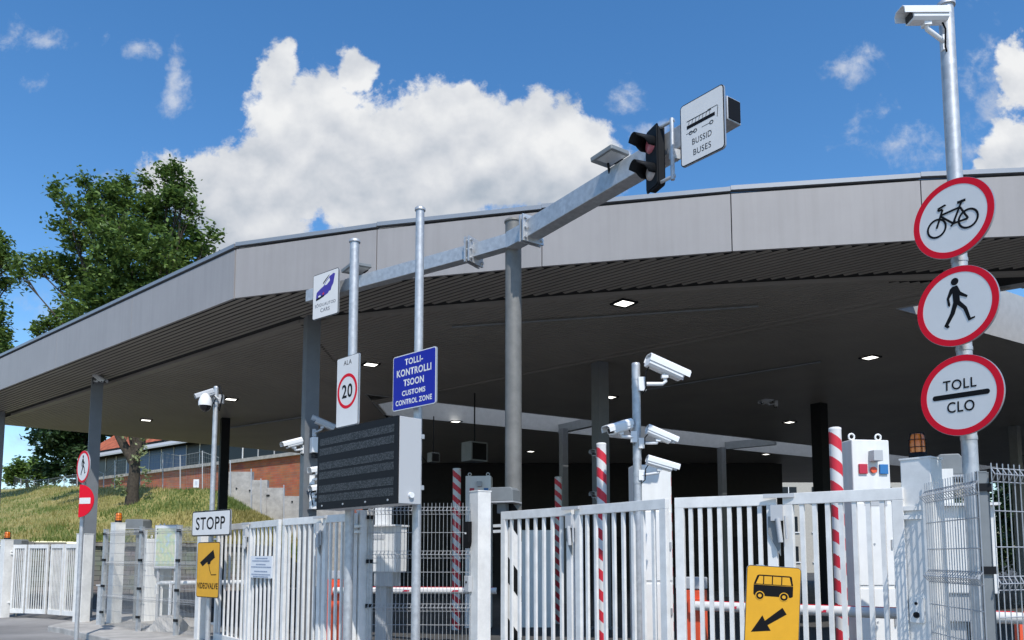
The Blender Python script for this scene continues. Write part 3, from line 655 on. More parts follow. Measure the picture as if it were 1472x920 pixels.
def fold(parent, o, p, yaw):
    if math.sin(yaw) * p[0] - math.cos(yaw) * p[1] > 0: yaw += math.pi
    m = MB(o); c = Vector((p[0], p[1], 0)); Mx = Matrix.Rotation(yaw, 3, 'Z')
    m.box(c + Mx @ Vector((0, -.06, 2.13)), (.26, .03, .035), yaw + .12); m.box(c + Mx @ Vector((-.02, -.05, 1.98)), (.10, .06, .14), yaw)
    m.cyl(c + Mx @ Vector((-.01, -.08, 1.93)), c + Mx @ Vector((.01, -.08, 1.72)), .022, 8); m.cyl(c + Mx @ Vector((.05, -.07, 1.95)), c + Mx @ Vector((.06, -.07, 1.75)), .01, 6)
    m.build('fold_latch', 'camgrey', parent)
    m = MB(o); b = [c + Mx @ Vector(v) for v in ((-.10, -.045, 1.95), (0, -.045, 1.95), (0, -.045, 1.60), (-.10, -.05, 1.80))]
    m.add(b, [(0, 1, 2, 3)]); k = [v + Mx @ Vector((0, .012, 0)) for v in b]; m.add(k, [(3, 2, 1, 0)]); m.build('shadow_wedge', 'hood', parent)  # dark grey wedge stands in for a shadow beside the latch
def gp(px, py, z=2.15): p = PZ(px, py, z); return (p.x, p.y)
def wing(label, pts, nbs, ztop=2.15, group='white folding gate wings'):
    o = Vector((pts[0][0], pts[0][1], 0)); t = thing('gate_wing', label, 'gate', o, 0, group)
    for (a, b), n in zip(zip(pts, pts[1:]), nbs):
        av, bv = Vector(a), Vector(b); dd = (bv - av).normalized() * .03
        f_, d, yaw = leaf(t, o, av + dd, bv - dd, n, ztop)
    for p in pts[1:-1]: fold(t, o, p, yaw) if ztop > 2 else None
    # hinge lugs
    m = MB(o); c = Vector((pts[0][0], pts[0][1], 0)); dirv = (Vector(pts[1]) - Vector(pts[0])).normalized(); dv = Vector((dirv.x, dirv.y, 0))
    for z in (ztop - .17, ztop - .24, .4):
        m = MB(o); m.beam(c - dv * .13 + Vector((0, 0, z)), c + dv * .03 + Vector((0, 0, z)), .05, .035); m.build('hinge', 'white', t)
    return t
wing('left wing of the centre gate, between black intercom post and meeting gap', [gp(720, 736), gp(826, 728), gp(962, 716.5)], (7, 8))
wing('right wing of the centre gate, behind the yellow bus sign', [gp(1304, 700.5), gp(1121, 710), gp(966, 716)], (7, 8))
wing('white gate wing right of the yellow camera sign, with paper notice', [gp(313, 755.5), gp(359, 751), gp(404, 746.5)], (6, 6))
wing('white gate wing partly behind the dark message board', [gp(514, 737.5), gp(465, 741.5), gp(407, 746)], (4, 6))
def lg(px, Y): p = P(px, 800, Y); return (p.x, p.y)
wing('far left gate wing, beside the beacon post at picture edge', [lg(18, 20.3), lg(40, 20.2), lg(71, 19.9)], (5, 7), 1.9)
wing('far left gate wing, beside the red no entry sign', [lg(113, 19.2), lg(93, 19.5), lg(73, 19.9)], (5, 7), 1.9)

def gatepost(label, p, z, w, d, yaw=YG, extra=None, name='gate_post'):
    t = thing(name, label, 'post', (p[0], p[1], 0), yaw, 'white steel gate posts')
    m = MB(); m.box((0, 0, z / 2), (w, d, z)); m.build('shaft', 'white', t, bevel=.006)
    m = MB(); m.box((0, 0, z + .005), (w + .012, d + .012, .014)); m.build('top_plate', 'white', t)
    return t
def on_post(t, local): return Matrix.Translation(t.location) @ Matrix.Rotation(t.rotation_euler[2], 4, 'Z') @ Vector(local)
pc = P(690, 800, 9.85); zc = P(690, 707, 9.85).z
t = gatepost('white gate post with black intercom, left of the centre gate', pc, zc, .20, .20)
m = MB(); m.xz([(-.03, -.1), (.03, -.1), (.055, -.02), (.055, .24), (-.055, .24), (-.055, -.02)], -.06, 0); 
c0 = MB(); c0.box((-.07, -.125, 0), (.05, .04, .05))
ic = thing('intercom', 'black intercom on the left side of the white gate post', 'intercom', on_post(t, (-.09, -.102, 1.80)), YG)
m.build('case', 'black', ic, bevel=.006); m = MB(); m.box((0, -.063, .09), (.03, .006, .02)); m.build('button', 'paper', ic)
kb = thing('key_switch', 'small grey key switch box low on the post with intercom', 'switch', on_post(t, (-.07, -.102, 1.25)), YG)
m = MB(); m.box((0, -.03, 0), (.10, .06, .2)); m.build('case', 'camgrey', kb, bevel=.004); m = MB(); m.cyl((0, -.055, .02), (0, -.066, .02), .015, 12); m.build('key_lock', 'dark', kb)
pr_ = P(1330, 800, 6.15); zr = P(1330, 661, 6.15).z
t = gatepost('broad white gate post with amber beacon, right of the centre gate', pr_, zr, .235, .20)
kb = thing('key_switch', 'white key switch plate low on the beacon post', 'switch', on_post(t, (-.03, -.102, 1.18)), YG)
m = MB(); m.xz(rrect(.11, .2, .01), -.02, 0); m.build('case', 'kiosk', kb); m = MB(); m.cyl((0, -.015, -.04), (0, -.03, -.04), .024, 16); m.cyl((0, -.015, .05), (0, -.026, .05), .012, 12); m.build('key_lock', 'dark', kb)
def beacon(label, p, h, r):
    t = thing('warning_beacon', label, 'beacon', p, 0, 'amber warning beacons')
    m = MB(); m.lathe((0, 0, 0), [(r * 1.05, 0), (r * 1.05, h * .2), (r * .9, h * .24)]); m.build('base', 'dark', t)
    m = MB(); m.lathe((0, 0, 0), [(r * .88, h * .24), (r * .92, h * .5), (r * .85, h * .9), (r * .6, h)]); m.build('amber_dome', 'beacon', t)
    if r > .05:
        m = MB()
        for k in range(8): a = k * math.pi / 4; m.tube([(r * math.cos(a), r * math.sin(a), h * .2), (r * 1.04 * math.cos(a), r * 1.04 * math.sin(a), h * .6), (r * .85 * math.cos(a), r * .85 * math.sin(a), h * 1.02)], .003, 4)
        for z in (.45, .75, 1.02): m.tube([(r * (1.04 if z < 1 else .85) * math.cos(a * .3927), r * (1.04 if z < 1 else .85) * math.sin(a * .3927), h * z) for a in range(17)], .003, 4)
        m.build('wire_guard', 'dark', t)
    return t
beacon('caged amber beacon on top of the broad right gate post', (pr_.x - .02, pr_.y, zr + .01), .2, .063)
pl = P(168, 800, 17.4); zl = P(168, 752, 17.4).z
gatepost('white gate post with amber beacon behind the left mesh fence', pl, zl, .26, .22, R(-40)); beacon('amber beacon on the post behind the left mesh fence', (pl.x, pl.y, zl + .01), .22, .07)
pf = P(9, 800, 20.3); zf = P(9, 776, 20.3).z
gatepost('white gate post with amber beacon at the left picture edge', pf, zf, .22, .22, R(-30)); beacon('amber beacon on the post at the left picture edge', (pf.x, pf.y, zf + .01), .2, .075)
pq = P(121, 800, 17.6); gatepost('plain white gate post in front of the slim grey canopy column', pq, 2.1, .26, .24, R(-25))
pw = P(292, 800, 14.0); gatepost('white gate post behind the yellow camera sign', pw, 2.05, .17, .17, R(-47))
pm = P(521, 800, 9.95); gatepost('white post between the message board and the white terminal box', pm, 2.18, .10, .14, R(-47))
# gate motors with grey hoods
def motor(label, p, w, d, h, yaw):
    t = thing('gate_motor', label, 'gate motor', p, yaw, 'grey gate motor hoods')
    m = MB(); pts = [(-w / 2, 0), (w / 2, 0), (w / 2, h * .8), (w / 2 - .03, h), (-w / 2 + .03, h), (-w / 2, h * .8)]; m.xz(pts, -d / 2, d / 2); m.build('hood', 'hood', t, bevel=.01)
    m = MB(); m.box((0, 0, -.012), (w + .03, d + .03, .02)); m.build('base_plate', 'camgrey', t)
    m = MB(); m.box((-.02, 0, -.09), (.12, .12, .135)); m.cyl((0, 0, -.16), (0, 0, -p[2] + .01), .045, 10); m.build('stand', 'hood', t); return t
q = P(725, 721, 10.15); motor('grey motor hood right of the intercom post', q, .34, .3, .18, R(-20))
q = P(1363, 684, 7.35); motor('grey motor hood behind the beacon post, by the right sign pole', q, .22, .22, .2, R(-20))
q = P(199, 759, 17.9); motor('dark grey motor hood right of the left beacon', q, .46, .34, .2, R(-10))
q = P(28, 783, 20.8); motor('black motor box above the far left gate', q, .34, .26, .14, R(-10))
# paper notice on the gate
c = Vector((*gp(382, 749), 0)); zc = P(382, 815, c.y).z; dy_ = math.atan2(-1.13, .95)
nt_ = thing('paper_notice', 'white paper notice tied to the white gate wing', 'notice', (c.x - .03, c.y - .05, zc), dy_)
w = wof(382, c.y, dy_, 31); hh = 31 * c.y / F; m = MB(); m.xz(rrect(w, hh, .01), -.01, 0); m.build('sheet', 'paper', nt_)
rd = random.Random(8)
for k, (y_, wid) in enumerate(((.40, .5), (.28, .8), (.12, .45), (0, .9), (-.20, .6), (-.34, .85), (-.44, .7))):
    x = -w * wid / 2; m = MB()
    while x < w * wid / 2: l_ = rd.uniform(.02, .06); m.box((x + l_ / 2, -.012, y_ * hh), (l_, .003, hh * .045)); x += l_ + .014
    m.build('text_line', 'ink', nt_)

# ------------------------------------------------------------------ poles, gantry, signs
def pole(label, px, Y, ytop, r, name='steel_pole', m='galv', capr=1.25, group='galvanised poles'):
    b = P(px, 800, Y); b.z = 0; top = P(px, ytop, Y); top.x = b.x; t = thing(name, label, 'pole', b, 0, group)
    s_ = MB(b); x = top.x - b.x
    s_.tube([b + (Vector((b.x, b.y, top.z)) - b) * k / 6 for k in range(7)], r, 24); s_.build('shaft', m, t)
    c_ = MB(b); c_.lathe((b.x, b.y, top.z), [(r * capr, -.025), (r * capr, .0), (r * .9, .018), (r * .3, .026)], 24); c_.build('cap', m, t)
    f_ = MB(b); f_.lathe((b.x, b.y, .002), [(r * 3, 0), (r * 3, .02), (r * 1.2, .03)], 24); f_.build('base_flange', m, t)
    return t, b, top
def clampbands(t, b, zs_, r):
    for z in zs_:
        m = MB(b); m.lathe((b.x, b.y, z), [(r + .004, -.015), (r + .004, .015)], 24); m.build('clamp_band', 'galv', t)
gt, gb_, gtop = pole('thick grey gantry pole carrying the long sign arm', 738, 10.3, 318, .112, 'gantry_pole', 'conc_pole', 1.12)
ZA = P(738, 347, 10.2).z
# the arm is bolted to the pole: part of the gantry
def arm_pt(px, py): return PZ(px, py, ZA)
for z0, h_ in ((1.95, .34), (1.15, .34), (.35, .34)):     # black slanted bands round the white foot
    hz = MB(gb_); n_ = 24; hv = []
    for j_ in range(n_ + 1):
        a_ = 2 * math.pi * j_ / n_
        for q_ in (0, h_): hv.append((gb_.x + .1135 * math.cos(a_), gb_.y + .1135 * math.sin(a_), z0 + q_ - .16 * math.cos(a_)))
    hz.smooth = True; hz.add(hv, [(2 * j_, 2 * j_ + 2, 2 * j_ + 3, 2 * j_ + 1) for j_ in range(n_)]); hz.build('black_band', 'black', gt)
wzb = MB(gb_); wzb.lathe((gb_.x, gb_.y, 0), [(.1125, .04), (.1125, 1.98)], 24); wzb.build('white_foot', 'white', gt)
c0 = Vector((gb_.x, gb_.y - .02, ZA)); aR = arm_pt(1056, 163); aL = arm_pt(446, 428)
aRj = c0.lerp(aR, .12); aLj = c0.lerp(aL, .16)
cR = c0 + (aR - c0).normalized() * .02
front_off = Vector((-.05, -.13, 0))
m = MB(gb_); m.beam(aRj + front_off * .4, aR + front_off * .4, .2, .24); m.build('sign_arm', 'galv', gt, bevel=.008)
m = MB(gb_); m.beam(aLj + front_off * .4, aL + front_off * .2, .16, .2); m.build('sign_arm', 'galv', gt, bevel=.008)
m = MB(gb_); m.beam(c0 + (c0 - aR).normalized() * .0 + front_off * .6, aRj + front_off * .4, .18, .22); m.beam(c0 + front_off * .6, aLj + front_off * .4, .15, .19); m.build('arm_bracket', 'galv', gt)
for j, (p, q_) in enumerate(((aRj, aR), (aLj, aL))):
    d = (q_ - c0).normalized(); 
    for k, s__ in ((-.02, 1), (.02, 1)):
        m = MB(gb_); cc = p + front_off * .4 + d * (k * 1.6); mt = Matrix((d.cross(Vector((0, 0, 1))).normalized(), d, Vector((0, 0, 1)))).transposed(); m.box(cc, (.34, .026, .36), mtx=mt); m.build('flange_plate', 'galv', gt)
    for sx_ in (-.13, .13):
        for z in (-.13, .0, .13):
            m = MB(gb_); cc = p + front_off * .4 + mt @ Vector((sx_, 0, z)); m.cyl(cc - d * .075, cc + d * .075, .02, 6); m.build('bolt', 'galv', gt)
# open end of the right arm
d = (aR - c0).normalized(); mt = Matrix((d.cross(Vector((0, 0, 1))).normalized(), d, Vector((0, 0, 1)))).transposed()
m = MB(gb_); m.box(aR + front_off * .4 + d * .002, (.17, .01, .21), mtx=mt); m.build('arm_opening', 'black', gt)

pT, bT, tT = pole('slim galvanised pole rising behind the blue customs sign', 598.5, 8.75, 300, .051)
pA, bA, tA = pole('slim galvanised pole behind the twenty speed sign', 501.5, 9.55, 346, .058)
pS, bS, tS = pole('slim galvanised pole with dome camera above the stop plate', 302.5, 13.2, 557, .042, capr=1.05)
pN, bN, tN = pole('thin leaning sign pole with no entry sign at far left', 115.5, 14.2, 652, .038, capr=1.02)
pR_, bR, tR = pole('tall galvanised pole with three round signs at right', 1402, 5.85, 6, .056)
pC, bC, tC = pole('white camera pole behind the centre gate', 918, 9.3, 524, .052, capr=1.02)
clampbands(pC, bC, [P(916, y, 9.3).z for y in (545, 556, 634, 660, 683, 694)], .052)
clampbands(pR_, bR, [P(1380, y, 5.85).z for y in (375, 502, 630)], .056)

def sign(name, label, cat, c, yaw, group=None, roll=0):
    t = thing(name, label, cat, c, yaw, group)
    if roll: t.rotation_euler = (0, roll, yaw)
    return t
YR = R(-58)
def roundsign(label, px, py, Y, dia, yaw=YR, rim=.155, n=64, name='round_sign', grp='round red rimmed prohibition signs'):
    t = sign(name, label, 'road sign', P(px, py, Y), yaw, grp); r = dia / 2
    m = MB(); m.xz(circ(r, n), -.0, .018); m.build('plate', 'signback', t)
    m = MB(); m.ringxz(circ(r * .992, n), circ(r * (1 - rim) * .995, n), -.004, -.0005); m.build('rim', 'red', t)
    m = MB(); m.xz(circ(r * (1 - rim) * 1.01, n), -.0025, -.0005); m.build('face', 'signwhite', t)
    m = MB(); m.box((0, .03, r * .45), (dia * .7, .024, .03)); m.box((0, .03, -r * .45), (dia * .7, .024, .03)); m.build('back_rail', 'signback', t)
    return t, r * (1 - rim)
def off(p, yaw, d): return p
YP = 5.72
bike, ri = roundsign('round red rimmed no cycling sign with bicycle, topmost on the pole', 1369, 314, YP, .615)
m = MB(); y = -.0045; st_ = .062 * ri
def S_(pts, w=st_, closed=False):
    global y
    y -= .0002; m.stroke([(a * ri, b * ri) for a, b in pts], w, y, closed)
for cx in (-.46, .46): S_([(cx + .27 * math.cos(k * math.pi / 14), -.16 + .27 * math.sin(k * math.pi / 14)) for k in range(28)], st_, True)
S_([(-.46, -.16), (-.30, .28), (-.27, .36)]); S_([(-.27, .37), (-.38, .36), (-.42, .40)]); S_([(-.42, .42), (-.2, .47), (-.18, .44)]); S_([(-.33, .20), (.25, .26)]); S_([(-.33, .17), (.03, -.17)])
S_([(.03, -.17), (.28, .40)]); S_([(.16, .41), (.40, .42)], st_ * 1.3); S_([(.03, -.17), (.46, -.16)]); S_([(.46, -.16), (.24, .25)]); S_([(-.04, -.24), (.10, -.10)], st_ * .8)
m.build('pictogram', 'black', bike)
ped, ri = roundsign('round red rimmed no pedestrians sign with walking figure, middle of the right pole', 1375, 440, YP, .615)
def walker(ri, t, y=-.0045):
    m = MB(); m.xz(circ(.11 * ri, 20, -.03 * ri, .74 * ri), y, y + .001)
    def poly(p, k): m.xz([(a * ri, b * ri) for a, b in p], y - .0002 * k, y + .001)
    poly([(-.10, .60), (.04, .61), (.09, .50), (.11, .12), (-.08, .10), (-.10, .35)], 1)
    poly([(-.10, .60), (-.17, .54), (-.27, .28), (-.24, .06), (-.19, .02), (-.17, .08), (-.20, .26), (-.08, .44)], 2)
    poly([(.06, .56), (.13, .40), (.33, .24), (.31, .18), (.08, .30), (.02, .44)], 3)
    poly([(-.08, .13), (.05, .08), (-.05, -.22), (-.24, -.52), (-.20, -.58), (-.27, -.61), (-.36, -.53), (-.17, -.18)], 4)
    poly([(-.02, .14), (.11, .13), (.30, -.10), (.40, -.44), (.52, -.42), (.52, -.46), (.34, -.52), (.20, -.14), (.02, .04)], 5)
    m.build('pictogram', 'black', t)
walker(ri, ped)
toll, ri = roundsign('round red rimmed customs stop sign with black bar, lowest on the right pole', 1381, 568, YP, .615)
lettering('TOLL', .95 * ri, .30 * ri, -.02 * ri, .33 * ri, -.0045, toll, bold=.012); lettering('CLO', .78 * ri, .32 * ri, .0 * ri, -.33 * ri, -.0045, toll, bold=.012)
m = MB(); m.xz(rrect(1.62 * ri, .15 * ri, .07 * ri), -.0045, -.003); m.build('bar', 'black', toll)
for o in (bike, ped, toll): o.rotation_euler[1] = R(1.5)
# far left pole signs
pd, ri = roundsign('small round no pedestrians sign at far left above the no entry sign', 119.5, 671, 14.1, .60, R(-41), .15); walker(ri, pd)
ne = sign('no_entry_sign', 'red no entry sign with white bar and straight cut left edge', 'road sign', P(113.5, 720, 14.05), R(-15), None); r = .30
half = [(r * math.cos(R(a)) * 1.08, r * math.sin(R(a))) for a in range(-90, 91, 6)]
m = MB(); m.xz(half, -.0, .015); m.build('plate', 'red', ne)
m = MB(); m.xz([(0.01, -.055), (.255, -.055), (.255, .055), (0.01, .055)], -.003, -.0005); m.build('bar', 'signwhite', ne)

def rectsign(name, label, px, py, Y, yaw, w, h, fm='signwhite', border='black', bw=.012, rad=.03, th=.016, cat='sign', inset_=.006, roll=0):
    t = sign(name, label, cat, P(px, py, Y), yaw, None, roll)
    m = MB(); m.xz(rrect(w, h, rad), 0, th); m.build('plate', 'signback', t)
    m = MB(); m.xz(rrect(w - .004, h - .004, rad), -.002, -.0003); m.build('border', border, t)
    m = MB(); m.xz(rrect(w - 2 * bw, h - 2 * bw, max(.004, rad - bw)), -.004, -.0022); m.build('face', fm, t)
    return t
# blue customs sign
yw = R(-43); Y = 8.6; w = wof(595, Y, yw, 63); h = 83 * Y / F
t = rectsign('customs_sign', 'blue sign with white writing about the customs zone', 595, 546, Y, yw, w, h, 'blue', 'signwhite', .012, .03, .02)
for s_, wd, hh, z in (('TOLLI-', .42, .115, .355), ('KONTROLLI', .80, .13, .17), ('TSOON', .47, .125, -.02), ('CUSTOMS', .54, .095, -.205), ('CONTROL ZONE', .84, .095, -.365)):
    lettering(s_, wd * w, hh * h, 0, z * h, -.0052, t, 'signwhite', .027)
# speed sign
yw = R(-45); Y = 9.42; w = wof(500, Y, yw, 32); h = 104 * Y / F
t = rectsign('speed_sign', 'tall white plate with red ring and number twenty above the message board', 499.5, 562, Y, yw, w, h, 'signwhite', 'black', .008, .025, .02)
lettering('ALA', .36 * w, .085 * h * .8, 0, .41 * h, -.0052, t, bold=.0); rr = .47 * w * .96
m = MB(); m.ringxz(circ(rr), circ(rr * .82), -.0055, -.0038); m.build('ring', 'red', t); lettering('20', rr * 1.05, rr * .78, 0, 0, -.0056, t, bold=.02)
# cars sign
yw = R(-38); cpos = PZ(468, 423, ZA + .02); w = wof(468, cpos.y - .42, yw, 38); h = 69 * (cpos.y - .42) / F
t = rectsign('lane_sign', 'white plate with blue car hung on the left arm end', 468, 423, cpos.y - .42, yw, w, h, 'signwhite', 'black', .012, .035, .02)
car = [(-.36, -.02), (-.34, .06), (-.20, .12), (-.08, .16), (.02, .26), (.16, .34), (.30, .38), (.36, .36), (.33, .26), (.30, .16), (.24, .10), (.20, .02), (.14, .02), (.10, -.02), (-.05, -.06), (-.22, -.10), (-.36, -.12)]
m = MB(); m.xz([(a * w, (b + .03) * h) for a, b in car], -.0055, -.0038); m.build('pictogram', 'carblue', t)
m = MB(); m.xz([(a * w, (b + .03) * h) for a, b in ((-.04, .17), (.03, .24), (.15, .31), (.17, .24), (.05, .17))], -.0065, -.0054); m.xz([(a * w, (b + .03) * h) for a, b in ((-.28, -.03), (-.20, -.01), (-.17, -.05), (-.26, -.06))], -.0065, -.0054); m.build('car_window', 'signwhite', t)
m = MB(); m.xz([(a * w, (b + .03) * h) for a, b in ((-.36, -.12), (-.36, -.08), (-.22, -.055), (-.05, -.03), (-.05, -.065), (-.22, -.10))], -.0068, -.0054); m.xz([(a * w, (b + .03) * h) for a, b in ((-.10, .23), (.0, .30), (.15, .38), (.14, .36), (.0, .27), (-.08, .21))], -.0068, -.0054); m.build('car_bumper', 'black', t)
m = MB(); m.xz([(a * w, (b + .03) * h) for a, b in ((-.12, .0), (-.06, .03), (-.04, -.01), (-.10, -.03))], -.0068, -.0054); m.build('car_badge', 'redbtn', t)
lettering('SÕIDUAUTOD', .80 * w, .085 * h, 0, -.20 * h, -.0052, t, 'faded', .006); lettering('CARS', .36 * w, .085 * h, 0, -.33 * h, -.0052, t, 'faded', .006)
# buses sign
yw = R(-51); bc_ = PZ(1009, 182, ZA + .05); Yb = bc_.y - .36; w = wof(1009, Yb, yw, 66); h = 99 * Yb / F
t = rectsign('lane_sign', 'white plate with bus hung on the right arm end against the sky', 1009, 182, Yb, yw, w, h, 'signwhite', 'black', .012, .04, .022)
m = MB(); Z = lambda a, b: (a * w, (b + .05) * h)
m.xz([Z(-.34, .02), Z(.30, .02), Z(.30, .075), Z(-.34, .075)], -.0055, -.0038)
m.stroke([Z(-.34, .145), Z(.22, .145)], .008, -.0054); m.stroke([Z(.14, .16), Z(.36, .16)], .006, -.0053); m.stroke([Z(.35, -.02), Z(.37, .15)], .006, -.0052)
for k in range(7): m.stroke([Z(-.30 + k * .08, .08), Z(-.28 + k * .08, .14)], .005, -.0056 - k * .0001)
m.stroke([Z(-.36, -.05), Z(-.15, -.06)], .005, -.0051); m.stroke([Z(.0, -.06), Z(.2, -.06)], .005, -.00505)
for cx in (-.25, -.15, .22): m.ringxz([Z(cx + .045 * math.cos(k * .3927), -.06 + .03 * math.sin(k * .3927)) for k in range(16)], [Z(cx + .03 * math.cos(k * .3927), -.06 + .02 * math.sin(k * .3927)) for k in range(16)], -.0058, -.004)
m.build('pictogram', 'black', t)
lettering('BUSSID', .44 * w, .095 * h, .0, -.17 * h, -.0052, t, 'black', .0); lettering('BUSES', .40 * w, .095 * h, .0, -.345 * h, -.0052, t, 'black', .0)
# STOPP and yellow camera signs
yw = R(-40); Y = 13.05; w = wof(303, Y, yw, 55); h = 37 * Y / F
t = rectsign('stop_plate', 'white plate reading stop above the yellow camera sign', 303, 752, Y, yw, w, h, 'signwhite', 'black', .022, .05, .02)
lettering('STOPP', .76 * w, .50 * h, -.01 * w, 0, -.0052, t, bold=.012)
w = wof(299, Y, yw, 32); h = 79 * Y / F
t = rectsign('camera_warning_sign', 'tall yellow sign with black surveillance camera below the stop plate', 299, 819, Y, yw, w, h, 'yellow', 'black', .014, .05, .02)
Z = lambda a, b: (a * w, b * h)
m = MB(); m.xz([Z(-.36, .13), Z(.22, .36), Z(.30, .22), Z(.12, .15), Z(.10, .10), Z(-.02, .10), Z(-.03, .14), Z(-.24, .06)], -.0055, -.0038); m.stroke([Z(.04, .10), Z(.08, 0), Z(.16, -.09), Z(.38, -.085)], .016, -.0056); m.build('pictogram', 'black', t)
lettering('VIDEOVALVE', .92 * w, .11 * h, 0, -.29 * h, -.0052, t, 'black', .03)
# yellow bus sign on its stand in front of the gate
Y = 6.05; yw = R(-14); w = wof(1110, Y, yw, 78); h = .78; tp = P(1110, 815, Y)
t = rectsign('bus_direction_sign', 'large yellow sign with black minibus and arrow before the gate', 1110, 815 + h * F / Y / 2, Y, yw, w, h, 'yellow', 'black', .006, .03, .018, roll=R(3.6))
Z = lambda a, b: (a * w, h / 2 - b * w)
m = MB(); yy = -.0055
m.xz([Z(-.36, .37), Z(-.36, .55), Z(-.33, .58), Z(.33, .58), Z(.36, .56), Z(.36, .37)], yy, yy + .0015)
m.xz([Z(-.36, .36), Z(-.30, .19), Z(-.26, .175), Z(.29, .175), Z(.33, .19), Z(.36, .36)], yy - .0002, yy + .0015)
m.build('pictogram', 'black', t)
for a, b, c_, d_ in ((-.32, -.19, -.26, -.19), (-.17, -.03, -.17, -.03), (-.01, .14, -.01, .14), (.16, .325, .16, .29)): m = MB(); m.xz([Z(a, .35), Z(c_, .20), Z(d_, .20), Z(b, .35)], -.0072, -.0052); m.build('bus_window', 'yellow', t)
for cx in (-.24, .20): m = MB(); m.xz([(cx * w + .085 * w * math.cos(k * .2618), h / 2 - .575 * w + .085 * w * math.sin(k * .2618)) for k in range(24)], -.0070, -.0052); m.build('wheel_arch', 'yellow', t)
for cx in (-.24, .20): m = MB(); m.ringxz(circ(.068 * w, 24, cx * w, h / 2 - .575 * w), circ(.035 * w, 24, cx * w, h / 2 - .575 * w), -.0086, -.0068); m.build('bus_wheel', 'black', t)
ar = [(.18, .78), (.26, .90), (-.08, 1.13), (-.02, 1.23), (-.38, 1.28), (-.18, .95), (-.13, 1.05)]
m = MB(); m.xz([Z(a, b) for a, b in ar], -.0058, -.004); m.build('arrow', 'black', t)
m = MB(); m.box((-.10, .04, h / 2 - .02), (.06, .05, .05)); m.build('clamp', 'galv', t)
bp_ = P(1110, 800, 6.12); sp = thing('sign_stand', 'short grey stand post behind the yellow bus sign', 'post', (bp_.x, bp_.y, 0)); m = MB((bp_.x, bp_.y, 0)); m.cyl((bp_.x, bp_.y, 0), (bp_.x, bp_.y, tp.z - .06), .028, 16); m.build('shaft', 'galv', sp)
m = MB((bp_.x, bp_.y, 0)); m.prism([(bp_.x + a, bp_.y + b) for a, b in ((-.3, -.2), (.3, -.2), (.3, .2), (-.3, .2))], .002, .1); m.build('foot', 'concrete', sp, bevel=.02)

# ------------------------------------------------------------------ LED message board
yw = R(-46); dr = Vector((math.cos(yw), math.sin(yw), 0)); fr = P(573, 660, 8.3); w, h = 1.70, .96; dp = .31; dn = Vector((-math.sin(yw), math.cos(yw), 0))
cpos = fr - dr * (w / 2) + dn * (dp / 2); 
t = sign('message_board', 'large dark electronic message board with grey sides on two poles', 'display', cpos, yw)
m = MB(); m.box((0, .006, 0), (w - .004, dp - .012, h)); m.build('case', 'camgrey', t, bevel=.006)
m = MB(); m.box((0, -dp / 2 - .004, 0), (w, .02, h + .004)); m.build('front_panel', 'dark', t)
for k in range(6):
    z = (.36, .235, .055, -.065, -.235, -.355)[k] * h * 1.02
    m = MB(); m.box((-.01, -dp / 2 - .0135, z), (w * .93, .004, .092 * h)); m.build('text_row', 'led', t)
for x in (-.42, -.14, .14, .40):
    m = MB(); m.cyl((x * w, -dp / 2 - .012, -.455 * h), (x * w, -dp / 2 - .022, -.455 * h), .012, 10); m.build('screw', 'galv', t)
m = MB(); m.cyl((w / 2 - .004, .01, -.40 * h), (w / 2 + .03, .01, -.40 * h), .032, 16); m.build('vent_knob', 'paper', t)
m = MB()
for x in (.33, -.28): m.box((x * w * 1.3 if x > 0 else x * w, dp / 2 + .03, .3 * h), (.2, .05, .05)); m.box((x * w * 1.3 if x > 0 else x * w, dp / 2 + .03, -.3 * h), (.2, .05, .05))
m.build('back_bracket', 'galv', t)

# ------------------------------------------------------------------ traffic light, floodlights
yw = R(-70); fcp = PZ(922, 228, ZA); Yt = fcp.y - .28
t = sign('traffic_light', 'dark two lamp traffic light with visors on the gantry arm', 'traffic light', P(936, 228, Yt), yw); h = 92 * Yt / F; w = .22
m = MB(); m.xz(rrect(w, h, .03), -.0, .10); m.build('housing', 'dark', t)
m = MB(); m.xz(rrect(w + .03, h + .04, .04), .012, .016); m.build('backboard', 'dark', t)
for z in (.23, -.23):
    m = MB(); n = 20; r = .092
    pts = []; 
    for i, yy_ in enumerate((0, -.22)):
        for k in range(n + 1):
            a = R(-30) + R(240) * k / n; lx = r * math.cos(a); lz = r * math.sin(a); pts.append((lx, yy_ * (1 if math.sin(a) > .2 else .35 + .4 * max(0, math.sin(a) + .5)), z * h + lz))
    m.smooth = True; m.add(pts, [(k, k + 1, n + 2 + k, n + 1 + k) for k in range(n)]); o = m.build('visor', 'dark', t)
    sd = o.modifiers.new('thick', 'SOLIDIFY'); sd.thickness = .004
    m = MB(); m.lathe((0, 0, 0), [(.088, 0), (.08, .02), (.05, .035), (.01, .04)], 24)
    for v in m.v: v.y, v.z = -v.z - .001, v.y + z * h
    m.build('signal_lens', 'redlens' if z > 0 else 'greylens', t)
m = MB(); xo = w / 2 + .14
for q in (1, -1): m.tube([(w / 2 - .02, .05, q * h * .46), (xo, .1, q * h * .46), (xo + .02, .12, q * h * .46)], .018, 10)
m.tube([(xo, .1, h * .5), (xo, .1, -h * .52)], .022, 12); m.box((xo - .02, .14, -.05), (.06, .1, .10)); m.build('mounting_frame', 'galv', t)
